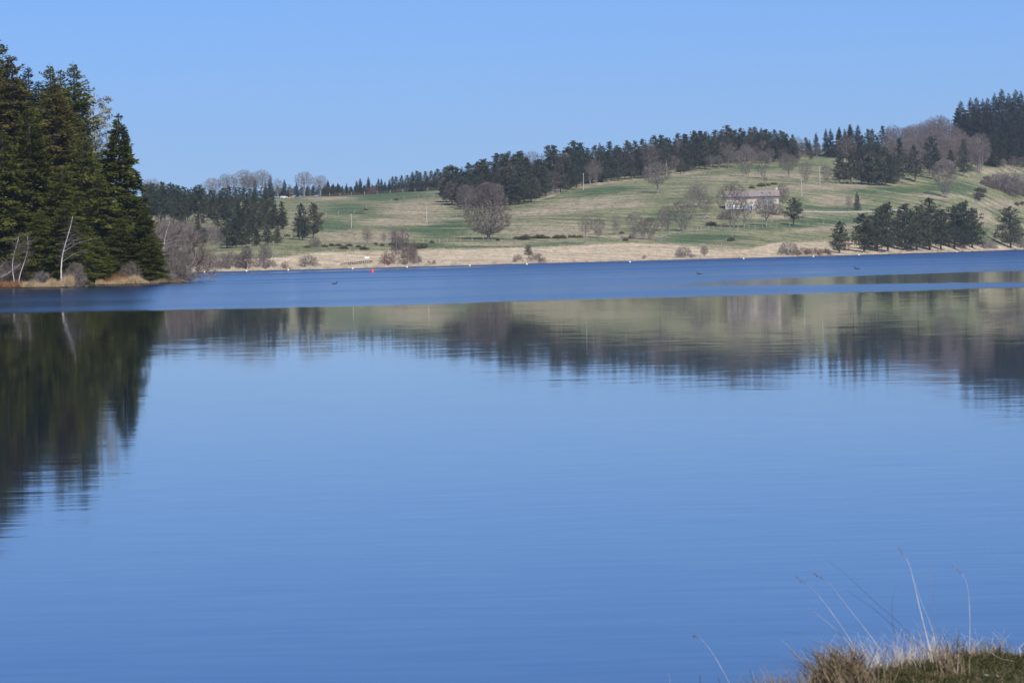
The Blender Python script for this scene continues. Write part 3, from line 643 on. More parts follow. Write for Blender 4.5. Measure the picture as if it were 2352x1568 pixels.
gx, gy = np.meshgrid(np.arange(-100, -30, .7), np.arange(212 * KD, 360 * KD, 1.0), indexing='ij'); Q = np.c_[gx.ravel(), gy.ravel()]
sd = sdf(Q, poly); zz = np.where(sd > 0, .12 * np.clip(sd / .5, 0, 1) + np.minimum(sd * .10, 1.4) + fbm(Q[:, 0], Q[:, 1], .7, 5) * .05 * np.clip(sd, 0, 1), np.maximum(sd * .35, -1.8))
PX, PY = gx.shape; ii = (np.arange(PX - 1)[:, None] * PY + np.arange(PY - 1)[None]).ravel()
M['forest_floor'] = plain('forest_floor', (.09, .068, .042), .95, noise=.45, scale=1.2)
pv = np.c_[Q, zz]; pf = np.stack([ii, ii + PY, ii + PY + 1, ii + 1], 1)
obj('wooded_point', np_mesh('wooded_point', pv, pf, M['forest_floor'], True), kind='structure')
BV2 = BVHTree.FromPolygons([tuple(p) for p in pv], [tuple(int(k) for k in f) for f in pf])
def onpoint(x, D):
    p = P(x, 640, D); h = BV2.ray_cast(Vector((p.x, p.y, 50)), Vector((0, 0, -1)))[0]
    return Vector((p.x, p.y, max(h.z if h else 0.0, 0.0) - .1))
def putpt(kind, x, ytop, D, label, group=None, hmin=1.5, **k):
    loc = onpoint(x, D); return plant(kind, loc, max(height_to(x, ytop, loc), hmin), label, group, **k)
G = 'spruces of the wooded point'
putpt('spruce', -12, 74, 258, 'tallest dark spruce at the far left edge of the picture', G, var=0, wide=1.0)
putpt('spruce_ragged', 3, 84, 266, 'tall spruce just inside the left picture edge, highest top in view', G, var=0, wide=1.15)
putpt('spruce_slim', 38, 126, 252, 'tall pointed spruce second from the left edge, brownish green', G, var=0, wide=1.15)
putpt('spruce_ragged', 76, 152, 284, 'thin see-through spruce top behind the two leftmost tall spruces', G, var=1)
putpt('spruce_ragged', 126, 146, 268, 'tall spruce with thin forked top behind the brownish spruce', G, var=0)
putpt('spruce_ragged', 150, 160, 276, 'thin spruce top just right of the forked one', G, var=1, wide=.8)
putpt('spruce_slim', 137, 180, 250, 'tall brownish spruce in the middle of the wooded point', G, var=1, wide=1.3)
putpt('spruce_ragged', 180, 142, 264, 'tall ragged spruce right of the middle, long branches reaching right', G, var=0, wide=1.1)
putpt('silver', 224, 219, 272, 'silvery grey lichen-covered tree behind the small pointed spruce', None, wide=.78, rot=1.0)
putpt('spruce_full', 281, 262, 247, 'neat cone-shaped spruce at the right end of the wooded point', G, wide=1.12)
putpt('spruce', 75, 250, 231, 'green spruce in the front row below the leftmost tall trees', G, var=1, wide=1.25)
putpt('spruce', 12, 300, 229, 'broad low green spruce at the left edge above the fallen birch', G, var=2, wide=1.5)
putpt('spruce', 195, 300, 246, 'green spruce in the front row left of the cone-shaped spruce', G, var=3, wide=1.3)
putpt('spruce', 235, 400, 243, 'half-height green spruce between the cone-shaped one and its left neighbour', G, var=0, wide=1.8)
putpt('spruce', 150, 470, 221, 'low green spruce beside the leaning white birch', G, var=2, wide=2.0)
putpt('spruce', 225, 540, 231.5, 'low dark spruce at the right side of the gap in the bank', G, var=2, wide=2.2)
putpt('spruce', 150, 380, 226, 'half-height green spruce behind the white leaning birch trunk', G, var=1, wide=1.6)
putpt('spruce', 350, 540, 234, 'lowest bright green spruce at the right end of the point', G, var=1, wide=2.0)
putpt('spruce', 335, 480, 236, 'small bright green spruce at the right skirt of the point', G, var=2, wide=1.9)
putpt('spruce', 196, 515, 232.0, 'small bushy spruce overhanging the dark gap in the bank', G, var=3, wide=2.1)
putpt('spruce', 280, 500, 236, 'low bushy spruce at the foot of the cone-shaped spruce', G, var=1, wide=2.1)
putpt('spruce', 95, 480, 223, 'small bushy spruce behind the two thin birches', G, var=0, wide=1.9)
putpt('spruce', -80, 85, 262, 'tall spruce standing left of the picture edge', G, var=2, wide=1.0)
putpt('spruce', -60, 320, 230, 'broad spruce beside the picture edge behind the fallen birch', G, var=3, wide=1.4)
putpt('spruce', 110, 220, 300, 'spruce deep in the wood behind the brownish spruce', G, var=2, wide=1.2)
putpt('spruce', 20, 190, 292, 'spruce deep in the wood near the left edge', G, var=1, wide=1.2)
putpt('spruce', 210, 330, 296, 'spruce deep in the wood behind the silvery tree', G, var=0, wide=1.2)
for (x, yt, D, lb) in [(-8, 140, 285, 'dark spruce filling the left edge behind the tallest one'), (55, 172, 300, 'dark spruce behind the two leftmost tall spruces, low top'), (100, 185, 288, 'dark spruce behind, between the second and the forked spruce'), (162, 195, 292, 'dark spruce behind, under the thin spruce tops'), (198, 235, 284, 'dark spruce behind the ragged spruce on its right'), (240, 420, 262, 'dark spruce filling the gap below the silvery tree')]:
    putpt('spruce_ragged', x, yt, D, lb, G, var=1, wide=1.25)
# birches and shrubs of the point
def birch_pole(x0, y0, x1, y1, D, label, r=.13, branches=(), group=None):
    """slim white stem from a picture point to another, with real depth"""
    a = onpoint(x0, D); a.z = min(a.z, P(x0, y0, D).z); b = P(x1, y1, D + .8)
    t = empty('birch_tree', a, label=label, category='tree', group=group)
    n_ = 9; rng = np.random.default_rng(int(x0 * 7 + 999)); d = np.array(b - a); f = np.linspace(0, 1, n_)[:, None]
    pts = d * f; pts[:, 0] += np.sin(f[:, 0] * 5 + x0) * .09 * len(d); pts[:, 0] -= pts[0, 0]; pts[0, 2] -= .3
    rr = r * (1 - .72 * f[:, 0])
    vf = [segs(pts[:-1], pts[1:], rr[:-1], rr[1:], 8)]
    tw = []
    for (fb, ex, ey) in branches:
        s0 = np.array([np.interp(fb, f[:, 0], pts[:, k_]) for k_ in range(3)]); e_ = np.array(P(ex, ey, D - .5) - a); m_ = (s0 + e_) / 2 + [0, 0, .25]
        q_ = np.array([s0, m_, e_]); obj('branch', np_mesh('birch_branch', *segs(q_[:-1], q_[1:], np.array([.026, .018]), np.array([.018, .006]), 5), M['birch']), t)
        for f2 in rng.uniform(.3, 1, 30): tw.append(s0 * (1 - f2) + e_ * f2)
    obj('trunk', np_mesh('birch_stem', *join(*vf), M['birch']), t)
    base = np.array([np.interp(u_, f[:, 0], pts[:, 0]) for u_ in rng.uniform(.45, 1, 240)]); u = rng.uniform(.4, 1, 240)
    pb = np.stack([np.interp(u, f[:, 0], pts[:, k_]) for k_ in range(3)], 1); pb = np.concatenate([pb] + ([np.array(tw)] if tw else []))
    k_ = len(pb); dd = rng.normal(0, 1, (k_, 3)); dd[:, 2] = dd[:, 2] * .5 + .1
    wv = twigtris(pb, dd, rng.uniform(.5, 1.8, k_), np.full(k_, .018), rdir(rng, k_))
    obj('crown', np_mesh('birch_twigs', *wv, M['twig_purple']), t)
    return t
birch_pole(141, 652, 163, 498, 216.5, 'leaning white birch trunk against the dark spruces', .095, [(.55, 190, 546), (.50, 215, 548), (.62, 178, 535), (.35, 195, 575)])
birch_pole(34, 655, 41, 540, 220, 'left one of two thin birch stems near the left edge', .055, [(.7, 48, 560)])
birch_pole(42, 655, 57, 540, 220, 'right one of two thin birch stems near the left edge, leaning right', .055, [(.7, 66, 556)])
birch_pole(372, 648, 395, 508, 246, 'leaning white birch at the tip of the point, long branches over water', .08, [(.66, 434, 538), (.62, 438, 552), (.8, 410, 520), (.55, 425, 566)])
birch_pole(-40, 655, 40, 606, 220, 'fallen white birch leaning over the left edge shrubs', .085, [(.6, 46, 606), (.75, 38, 616), (.3, 20, 590)])
for (x, yt, D, wd, vr, lb) in [(12, 596, 222, 1.1, 1, 'purple twiggy shrub at the left edge round the fallen birch'), (-35, 600, 221, 1.2, 1, 'purple shrub cut off by the left picture edge'), (398, 556, 243, .75, 0, 'grey willow bush at the very tip of the wooded point'), (368, 590, 240.5, .8, 0, 'low grey willow bush at the foot of the point tip'), (410, 605, 243.5, 1.0, 0, 'small grey willow hanging over the water at the point tip'), (300, 598, 233, .7, 0, 'bare brown shrub behind the bracken on the point'), (95, 620, 217, .9, 1, 'bare twiggy shrub between the thin birches and the dry grass'), (388, 500, 262, .9, 1, 'purple twig thicket behind the birch at the point tip'), (172, 600, 217, .6, 1, 'dark bare shrub beside the leaning white birch')]:
    putpt('shrub', x, yt, D, lb, 'bare shrubs of the wooded point', wide=wd, var=vr)
def blades(name, spots, n, L, Wd, mat, lean=.35, spread=None, **props):
    """tufts of thin blades rising from spots (x,y,z)"""
    rng = np.random.default_rng(len(spots) * 13 + n); S = np.asarray(spots, float); i = rng.integers(0, len(S), n)
    p = S[i] + np.c_[rng.normal(0, spread or .2, (n, 2)), np.zeros(n)]
    d = np.c_[rng.normal(0, lean, (n, 2)), np.ones(n)]
    lv = rng.uniform(L[0], L[1], n) * np.clip(.72 + .3 * np.sin(p[:, 0] * 1.1 + p[:, 1] * .3) + .22 * np.sin(p[:, 0] * 2.9 + 1), .3, 1.15)
    Vv, Ff = twigtris(p, d, lv, np.full(n, Wd), np.c_[rng.normal(0, .6, n), -np.ones(n), np.zeros(n)])
    return obj(name, np_mesh(name, Vv, Ff, M[mat]), **props)
def shore_spots(xs, D_or_off, n, rng):
    out = []
    for _ in range(n):
        x = rng.uniform(*xs); yb = np.interp(x, [-420, -200, -40, 60, 160, 224, 330, 400], [672, 667, 663.5, 662, 661, 655.5, 653.5, 650.5]); p = W(x, yb); o = rng.uniform(*D_or_off)
        out.append((p.x, p.y + o, .1 + o * .1))
    return out
blades('dry_grass', shore_spots((55, 161), (.1, 2.6), 260, NR), 5200, (.5, 1.35), .03, 'straw', label='golden dry grass along the left bank below the white birch', category='grass', kind='stuff')
blades('dry_grass', shore_spots((222, 335), (.1, 2.0), 240, NR), 4200, (.35, .95), .03, 'straw', label='golden dry grass along the bank below the cone-shaped spruce', category='grass', kind='stuff')
blades('bracken', shore_spots((228, 285), (1.6, 3.6), 60, NR), 2600, (.5, 1.2), .06, 'bracken', lean=.9, label='rusty dead bracken on the bank of the point', category='bracken', kind='stuff')
blades('bracken', shore_spots((-60, 60), (.2, 2.6), 120, NR), 2600, (.3, .9), .05, 'bracken', lean=.8, label='rusty dead bracken at the left edge of the bank', category='bracken', kind='stuff')
blades('dry_grass', shore_spots((330, 425), (.1, 1.5), 160, NR), 2200, (.2, .6), .03, 'thatch', lean=.6, label='low brown grass under the willow at the tip', category='grass', kind='stuff')

# ------------------------------------------------------------------ reeds along the far shore
rng = np.random.default_rng(5); sp = []
xs_ = rng.uniform(400, 2420, 9000)
Ds = np.interp(xs_, pxs, Dg[:, 3]); o = np.abs(rng.normal(0, 2.2, 9000)) + .1
ax = np.interp(xs_, pxs, azx); Y_ = Ds * KD + o; X_ = ax * Y_
dens = .5 + .5 * np.sin(xs_ * .021) * np.sin(xs_ * .047 + 1)
keep = rng.uniform(0, 1, 9000) < (.25 + .75 * np.clip(dens + .15, 0, 1)); sp = np.c_[X_, Y_, np.full(9000, .15)][keep]
blades('reed', sp, 26000, (.35, 1.25), .07, 'reed', lean=.25, spread=.5, label='pale dry reeds fringing the far shore', category='reeds', kind='stuff')
sp = []
for k in range(9000):
    x = rng.uniform(640, 2352); h = hit(x, rng.uniform(np.interp(x, [640, 1000, 1400, 1800, 2352], [455, 445, 425, 385, 400]), np.interp(x, Tx, Ty)))
    if h: sp.append((h.x, h.y, h.z - .05))
sp = np.array(sp); a_ = fbm(sp[:, 0], sp[:, 1] * .6, .05, 21) > -.3
blades('pasture_grass', sp[a_], 26000, (.18, .5), .16, 'pasture_dry', lean=.6, spread=.8, label='rough dry grass tufts over the hill pasture', category='grass', kind='stuff')
blades('pasture_grass', sp[~a_], 16000, (.15, .4), .16, 'pasture_green', lean=.6, spread=.8, label='rough green grass tufts over the hill pasture', category='grass', kind='stuff')
# tussocks of dry sedge over the flat reed bed
xs_ = rng.uniform(430, 2352, 5200); f_ = rng.uniform(0, 1, 5200); sp = []
for x, f in zip(xs_, f_):
    ys = np.interp(x, cx, [COLS[int(c)][0][0] for c in cx]); yt = np.interp(x, Tx, Ty)
    h = hit(x, ys - 1.5 - f * max(ys - yt, 2) * 1.05)
    if h: sp.append((h.x, h.y, h.z - .05))
blades('sedge', sp, 30000, (.25, .75), .10, 'reed', lean=.7, spread=.6, label='dry sedge tussocks over the flat shore meadow', category='sedge', kind='stuff')

# ------------------------------------------------------------------ pine wood behind the point (left)
SILX = [40, 100, 350, 470, 530, 600, 640, 750, 850, 950, 1060, 1250, 1450, 1580, 1650]
SILY = [350, 340, 350, 380, 425, 395, 350, 435, 420, 400, 385, 425, 525, 565, 690]
GL = 'pines of the wood behind the wooded point'
for i, zx in enumerate(np.arange(20, 1500, 58)):
    x, y = v(2, zx + R.uniform(-15, 15), np.interp(zx, SILX, SILY) + R.uniform(0, 30)); put('pine_tall', x, y, D=R.uniform(680, 740), label='back row pine of the dense left wood ' + lspot(x), group=GL, hmin=9, hmax=24)
for i, zx in enumerate(np.arange(30, 1630, 78)):
    x, y = v(2, zx + R.uniform(-20, 20), np.interp(zx, SILX, SILY) + R.uniform(70, 150)); put('pine_tall' if zx < 1000 else 'pine', x, y, D=R.uniform(625, 665), label='middle row pine of the dense left wood ' + lspot(x), group=GL, hmin=9, hmax=24)
for (zx, zt, zb) in [(960, 770, 1110), (1060, 760, 1105), (1180, 840, 1100), (1300, 890, 1085), (1430, 850, 1075), (1540, 880, 1070), (620, 800, 1060), (690, 880, 1080), (1600, 690, 890), (1500, 640, 880), (1380, 600, 900), (440, 870, 1050)]:
    put('pine_low', *v(2, zx, zt), yb=v(2, zx, zb)[1], label='low-branched front pine of the left wood ' + lspot(v(2, zx, 0)[0]), group='front row pines of the left wood', wide=.95)
for j, (zx, zt, zb) in enumerate([(130, 810, 1010), (190, 850, 1050), (260, 790, 1000), (330, 830, 1040), (400, 780, 1000), (470, 790, 990), (530, 820, 1030), (590, 900, 1080), (700, 830, 1000), (740, 850, 1040), (800, 830, 1010), (850, 880, 1060), (900, 860, 1010), (150, 930, 1130), (260, 950, 1150), (390, 930, 1140), (560, 960, 1150)]):
    put('bare' if j % 3 else 'beech', *v(2, zx, zt), yb=v(2, zx, zb)[1], label='lilac-grey bare tree before the pine trunks ' + lspot(v(2, zx, 0)[0]), group='lilac bare trees of the left wood', var=j, wide=1.5)
for j, (zx, zt, zb) in enumerate([(90, 520, 800), (200, 560, 820), (310, 540, 830), (420, 580, 850), (520, 600, 860), (640, 560, 870), (730, 600, 880), (850, 570, 900), (950, 600, 930), (1080, 580, 960), (1200, 560, 960), (1300, 600, 970), (1120, 700, 1010), (1250, 720, 1020)]):
    put('pine' if j % 2 else 'pine_tall', *v(2, zx, zt), yb=v(2, zx, zb)[1], label='pine with bare trunk in the left wood ' + lspot(v(2, zx, 0)[0]), group=GL, wide=1.1)
put('pine_low', *v(2, 1830, 600), yb=v(2, 1830, 1015)[1], label='left one of the two pines standing apart on the meadow', group='pair of pines on the left meadow', wide=.8, var=0)
put('pine_low', *v(2, 1950, 588), yb=v(2, 1950, 1000)[1], label='right, darker one of the two pines standing apart on the meadow', group='pair of pines on the left meadow', wide=.85, var=3)
put('bare', *v(2, 1790, 690), yb=v(2, 1790, 1010)[1], label='thin bare tree against the pair of pines on the left meadow', var=0)
put('shrub', *v(2, 1970, 970), yb=v(2, 1970, 1090)[1], label='pale bare sapling below the pair of pines', var=0, wide=.8)
# bare round trees and conifers on the left skyline
for k, (zx, zt, zb, lb) in enumerate([(805, 282, 560, 'leftmost of the row of round bare trees on the skyline'), (980, 238, 560, 'second round bare tree of the skyline row'), (1165, 192, 540, 'tall round bare tree, third of the skyline row'), (1235, 250, 540, 'smaller bare tree leaning on the third skyline tree'), (1375, 188, 530, 'widest round bare tree, fourth of the skyline row'), (1865, 214, 520, 'tall round bare tree alone right of the digger on the skyline'), (2045, 254, 520, 'small round bare tree with pale trunk, last of the skyline row'), (100, 292, 560, 'round bare crown peeping over the wood beside the cone-shaped spruce'), (215, 345, 560, 'faint bare crown over the left end of the wood')]):
    put('round', *v(2, zx, zt), D=905, label=lb, group='round bare trees on the skyline', var=k, wide=1.0)
put('bare', *v(2, 1560, 290), D=900, label='slim pale bare tree on the skyline left of the digger', var=0)
put('bare', *v(2, 1700, 355), D=903, label='dead pale tree behind the orange digger', var=2, wide=.6)
GS = 'small conifers along the left skyline'
for (k_, zx, zt) in [(2, 1300, 312), (2, 1475, 272), (2, 1640, 312), (2, 1780, 345), (2, 2140, 332), (2, 2200, 355), (2, 2255, 352), (2, 1420, 340), (2, 1600, 400), (2, 1690, 395), (2, 1900, 380), (2, 1960, 390), (2, 2090, 380), (3, 20, 480), (3, 75, 512), (3, 125, 510), (3, 175, 540), (3, 220, 512), (3, 270, 535), (3, 330, 480), (3, 370, 455), (3, 460, 442), (3, 410, 560), (3, 500, 545), (3, 545, 510), (3, 570, 455), (3, 602, 458), (3, 640, 488), (3, 685, 470)]:
    x, y = v(k_, zx, zt); put('fir', x, y, D=R.uniform(965, 1000), label='small pointed conifer on the skyline ' + spot(x), group=GS, hmin=5, wide=1.0)
for zx in np.arange(1420, 2300, 70):
    x, y = v(2, zx, 425 + R.uniform(-20, 25)); put('pine_low', x, y, D=R.uniform(925, 950), label='low pine in the dark band ' + spot(x), group='pines behind the ridge fence', hmin=5, wide=1.2)
for zx in np.arange(0, 1290, 52):
    x, y = v(3, zx, np.interp(zx, [0, 650, 1290], [560, 545, 470]) + R.uniform(-15, 20)); put('pine_low', x, y, D=R.uniform(952, 972), label='low pine in the dark band ' + spot(x), group='pines behind the ridge fence', hmin=4, wide=1.3)
for zx in (385, 480, 520): put('shrub', *v(3, zx, 548), D=958, label='reddish bare shrub among the small skyline conifers', group='reddish shrubs on the skyline', var=2)

# ------------------------------------------------------------------ the ridge forest
TOPS = [v(3, *p) for p in [(715, 460), (760, 440), (820, 430), (880, 425), (940, 380), (985, 378), (1030, 395), (1075, 383), (1140, 380), (1220, 358), (1300, 340), (1370, 322), (1430, 340), (1480, 330), (1560, 300), (1640, 288), (1680, 262), (1720, 258), (1840, 198), (1910, 193), (1990, 175), (2100, 190)]] + \
       [v(4, *p) for p in [(40, 425), (100, 410), (390, 345), (440, 345), (600, 370), (670, 300), (725, 318), (800, 370), (880, 348), (930, 312), (1040, 305), (1100, 345), (1215, 300), (1290, 298), (1370, 283), (1500, 242), (1550, 238), (1610, 268), (1650, 260), (1740, 222), (1810, 230), (1900, 196), (1970, 197), (2020, 205)]] + \
       [v(5, *p) for p in [(60, 230), (165, 203), (240, 198), (280, 205), (400, 188), (450, 188), (505, 142), (545, 200), (600, 185), (655, 168), (740, 163), (790, 158), (865, 158), (910, 185), (1000, 183), (1060, 190), (1090, 205), (1130, 225), (1190, 235), (1320, 320)]]
SX = [p[0] for p in TOPS]; SY = [p[1] + 3 for p in TOPS]
EX = [960, 1020, 1045, 1180, 1238, 1250, 1361, 1477, 1541, 1629, 1704, 1784, 1860]; EY = [443, 440, 486, 471, 458, 452, 424, 411, 400, 388.6, 382, 375, 368.6]
GF = 'trees of the ridge forest'
for j, (x, y) in enumerate(TOPS):
    e = np.interp(x, EX, EY); b = hit(x, e)
    De = b.y / KD if b else 950
    kd = 'fir' if j % 9 == 4 else 'pine'
    put(kd, x, y, D=De + R.uniform(28, 60), label=('dark fir' if kd == 'fir' else 'dark pine') + ' on the forest skyline ' + spot(x), group=GF, hmin=8, hmax=26, wide=R.uniform(1.15, 1.5) if kd == 'pine' else 1.1)
    if x > 1040: put('pine' if R.random() < .8 else 'fir', x + R.uniform(6, 12), y + R.uniform(5, 16), D=De + R.uniform(20, 45), label='conifer just under the forest skyline ' + spot(x), group=GF, hmin=8, hmax=26, wide=R.uniform(1.2, 1.6))
x = 985.0
while x < 1866:
    e = np.interp(x, EX, EY); s = np.interp(x, SX, SY); b = hit(x, e); De = b.y / KD if b else 950
    kd = 'pine' if R.random() < .8 else 'beech'
    put(kd, x, s + (e - s) * R.uniform(.12, .32), D=De + R.uniform(14, 26), label=('pine' if kd == 'pine' else 'bare tree') + ' inside the ridge forest ' + spot(x), group=GF, hmin=7, hmax=24, wide=R.uniform(1.1, 1.45))
    if x > 1050:
        rr_ = R.random()
        kd = 'pine_low' if rr_ < .28 else ('pine' if rr_ < .62 else 'bare')
        put(kd, x + 9, e - (e - s) * (R.uniform(.55, .85) if kd != 'bare' else R.uniform(.35, .7)), D=De + R.uniform(2, 8), label=('pine' if kd != 'bare' else 'bare tree') + ' at the ridge forest edge ' + spot(x), group=GF, hmin=5, hmax=22, wide=.85 if kd == 'pine_low' else 1.25)
    x += R.uniform(13, 19)
for (zx, zt) in [(100, 405), (235, 395), (540, 408), (1440, 320), (500, 420)]: put('beech', *v(4, zx, zt), D=880, label='purplish bare crown rising out of the ridge forest', group='bare crowns in the ridge forest')
put('birch', *v(4, 560, 420), yb=v(4, 545, 790)[1], label='reddish birch with pale leaning stem in the ridge forest edge', var=1)
for k, (kd, zx, zt, zb, lb) in enumerate([('pine_low', 70, 620, 955, 'dark dense conifer at the corner where forest meets the meadow'), ('pine_low', 200, 640, 930, 'right neighbour of the dark corner conifer, casting shade on grass'), ('bare', 870, 480, 760, 'pale bare tree at the forest edge above the meadow'), ('bare', 1110, 540, 710, 'bright bare tree in a gap of the forest edge'), ('bare', 670, 610, 790, 'slim bare tree at the forest edge by the wooden pole'), ('pine_low', 1740, 500, 640, 'low-branched conifer at the forest edge right of the lone grey tree')]):
    put(kd, *v(4, zx, zt), yb=v(4, zx, zb)[1], label=lb, var=k, wide=1.15 if kd == 'pine_low' else 1)
for (zx, zt, zb) in [(320, 430, 600), (400, 440, 590), (500, 388, 580), (555, 400, 572), (775, 350, 560), (930, 365, 535), (1060, 370, 528), (1230, 400, 515), (1410, 310, 490)]:
    put('bare', *v(5, zx, zt), yb=v(5, zx, zb)[1], label='bare purplish tree of the row below the ridge forest', group='bare trees below the ridge forest', var=R.choice([1, 3, 0]), wide=1.2)
for j, (zx, zt) in enumerate([(1430, 205), (1530, 168), (1580, 166), (1670, 152), (1780, 122), (1725, 170)]): put('fir', *v(5, zx, zt), D=1015, label='pointed spruce on the saddle ' + spot(v(5, zx, 0)[0]), group='pointed spruces on the saddle', hmin=8)
for j, (zx, zt) in enumerate([(150, 398), (205, 440), (245, 372), (310, 377), (400, 420), (440, 422), (510, 393), (350, 470), (470, 480)]): put('fir' if j < 4 else 'pine', *v(6, zx, zt), D=1015, label='conifer on the saddle ' + spot(v(6, zx, 0)[0]), group='pointed spruces on the saddle', hmin=8)
put('beech', *v(5, 1740, 225), D=985, label='purplish bare tree in front of the saddle spruces', wide=1.25)
put('bare', *v(5, 1245, 245), D=1000, label='slim greyish tree at the right end of the ridge forest', var=0)

# ------------------------------------------------------------------ the woods on the right
E2X = [1900, 1928, 2027, 2065, 2116, 2197, 2243, 2292, 2352, 2500]; E2Y = [422, 423, 426, 421, 418, 407.6, 406, 391, 384.6, 370]
S2X = [1900] + [v(6, p, 0)[0] for p in (510, 610, 680, 790, 870, 960, 1010, 1050, 1120, 1180)] + [2420]; S2Y = [300] + [v(6, 0, p)[1] for p in (395, 378, 395, 368, 348, 308, 293, 308, 375, 380)] + [330]
for j, (zx, zt) in enumerate([(570, 400), (610, 376), (680, 398), (740, 385), (790, 368), (830, 360), (870, 348), (915, 330), (960, 308), (1010, 291), (1050, 306), (1110, 370), (1160, 390), (1220, 400)]):
    put('beech', *v(6, zx, zt), D=R.uniform(1035, 1065), label='purplish bare beech on the skyline ' + spot(v(6, zx, 0)[0]), group='beeches of the right wood', hmin=10, hmax=24, wide=1.1)
for j in range(34):
    x = R.uniform(2045, 2265); e = np.interp(x, E2X, E2Y); s = np.interp(x, S2X, S2Y); f = R.uniform(.15, .8); b = hit(x, e); De = b.y / KD if b else 1000
    put('beech', x, s + (e - s) * f * .75, D=De + 4 + (1 - f) * 70, label='purplish bare beech inside the right wood ' + spot(x), group='beeches of the right wood', hmin=9, hmax=22)
for j, (zx, zt) in enumerate([(1190, 172), (1160, 230), (1275, 147), (1325, 142), (1380, 157), (1420, 147), (1480, 107), (1540, 70), (1600, 107), (1660, 76), (1704, 88), (1760, 90), (1830, 60)]):
    put('fir', *v(6, zx, zt), D=R.uniform(1125, 1170), label='tall dark fir on the skyline ' + spot(v(6, zx, 0)[0]), group='dark firs of the right wood', hmin=12, hmax=34, wide=1.15)
for j in range(34):
    zx = R.uniform(1240, 1800); lo = 260 if zx < 1400 else 180; x, y = v(6, zx, R.uniform(lo, 560 if zx > 1400 else 330)); f = (y - 240) / 150
    put('fir', x, y, D=1130 - 75 * min(max(f, 0), 1), label='dark fir on the right slope ' + spot(x), group='dark firs of the right wood', hmin=10, hmax=30, wide=1.2)
for j in range(16):
    zx = R.uniform(1215, 1480); x, y = v(6, zx, R.uniform(230, 520))
    put('fir', x, y, D=R.uniform(1045, 1085), label='dark fir in front of the right skyline ' + spot(x), group='dark firs of the right wood', hmin=12, hmax=24, wide=1.25)
for j in range(30):
    x = R.uniform(2265, 2430); loc = at(x, R.uniform(342, 386))
    plant('fir', loc - Vector((0, 0, .2)), R.uniform(13, 19), 'dark fir low on the slope ' + spot(x), 'dark firs of the right wood', wide=1.1)
for j in range(26):
    x = R.uniform(2085, 2268); loc = at(x, np.interp(x, E2X, E2Y) - 3 - R.uniform(0, 60))
    plant('beech', loc - Vector((0, 0, .2)), R.uniform(12, 17), 'purplish bare beech low in the wood ' + spot(x), 'beeches of the right wood', wide=1.05)
for jj, (kd, zx, zt, zb) in enumerate([('pine_low', 130, 635, 885), ('pine_low', 230, 600, 890), ('pine_low', 320, 590, 890), ('pine_low', 440, 555, 900), ('pine_low', 520, 575, 900), ('pine_low', 590, 660, 885), ('pine_low', 380, 640, 895)]):
    put(kd, *v(6, zx, zt), yb=v(6, zx, zb)[1], label=['leftmost', 'second', 'third', 'tallest', 'fifth', 'rightmost', 'lowest front'][jj] + ' dark pine of the group above the upper meadow', group='pine group above the upper meadow', wide=.85)
for (zx, zt, zb, vr) in [(640, 495, 875, 0), (780, 555, 870, 1), (925, 485, 850, 2), (1190, 508, 825, 3), (1080, 600, 835, 1)]:
    put('pine', *v(6, zx, zt), yb=v(6, zx, zb)[1], label='single pine among the bare beeches ' + spot(v(6, zx, 0)[0]), group='pines among the beeches', var=vr, wide=1.1)
for (zx, zt, zb, kd, lb) in [(1330, 440, 800, 'beech', 'tall bare beech at the right wood edge beside the firs'), (1610, 640, 780, 'bare', 'bare tree below the dark firs at the right edge'), (1530, 660, 780, 'bare', 'bare tree under the firs where the earth bank shows'), (1680, 650, 775, 'beech', 'purplish bare tree below the firs touching the right edge')]:
    put(kd, *v(6, zx, zt), yb=v(6, zx, zb)[1], label=lb)
for (zx, zt, zb, vr) in [(1480, 780, 930, 1), (1560, 790, 945, 0), (1640, 760, 950, 0), (1700, 800, 985, 0), (1600, 860, 985, 0), (1420, 830, 920, 1)]:
    put('shrub', *v(6, zx, zt), yb=v(6, zx, zb)[1], label='grey bare thicket on the slope at the right edge', group='bare thicket at the right edge', var=vr, wide=1.2)

# ------------------------------------------------------------------ single trees of the meadows
put('lime', *v(3, 1745, 505), yb=v(3, 1770, 1125)[1], label='largest bare tree, broad purplish crown, alone on the meadow', rot=.6)
put('beech', *v(3, 1500, 520), yb=v(3, 1470, 880)[1], label='purplish bare tree just left behind the largest bare tree', var=0, wide=1.1)
put('pine', *v(3, 1330, 330), yb=v(3, 1330, 720)[1], label='dark pine at the left end of the ridge forest', var=2, wide=1.3)
put('pine_low', *v(3, 1290, 470), yb=v(3, 1290, 725)[1], label='spreading pine bough-to-ground at the left corner of the forest', var=1, wide=.9)
put('oak', *v(4, 1500, 508), yb=v(4, 1505, 838)[1], label='lone grey bare tree on the upper meadow with round shadow', rot=1.2)
put('birch', *v(3, 830, 990), yb=v(3, 835, 1400)[1], label='tallest birch of the clump on the far shore', var=0, wide=.85)
put('birch', *v(3, 745, 1015), yb=v(3, 760, 1400)[1], label='left birch of the clump on the far shore', var=1, wide=.75)
put('birch', *v(3, 930, 1120), yb=v(3, 935, 1402)[1], label='right birch of the clump on the far shore', var=2, wide=.8)
put('shrub', *v(3, 650, 1240), yb=v(3, 650, 1405)[1], label='reddish shrub at the left foot of the birch clump', var=2, wide=.7)
put('shrub', *v(3, 890, 1200), yb=v(3, 880, 1404)[1], label='purple shrub under the birch clump on the far shore', var=1, wide=.8)
put('bare', *v(3, 430, 985), yb=v(3, 437, 1195)[1], label='small grey tree on the slope left of the birch clump', var=0, wide=1.2)
put('bare', *v(3, 610, 1040), yb=v(3, 605, 1170)[1], label='faint small tree just behind the birch clump on its left', var=2)
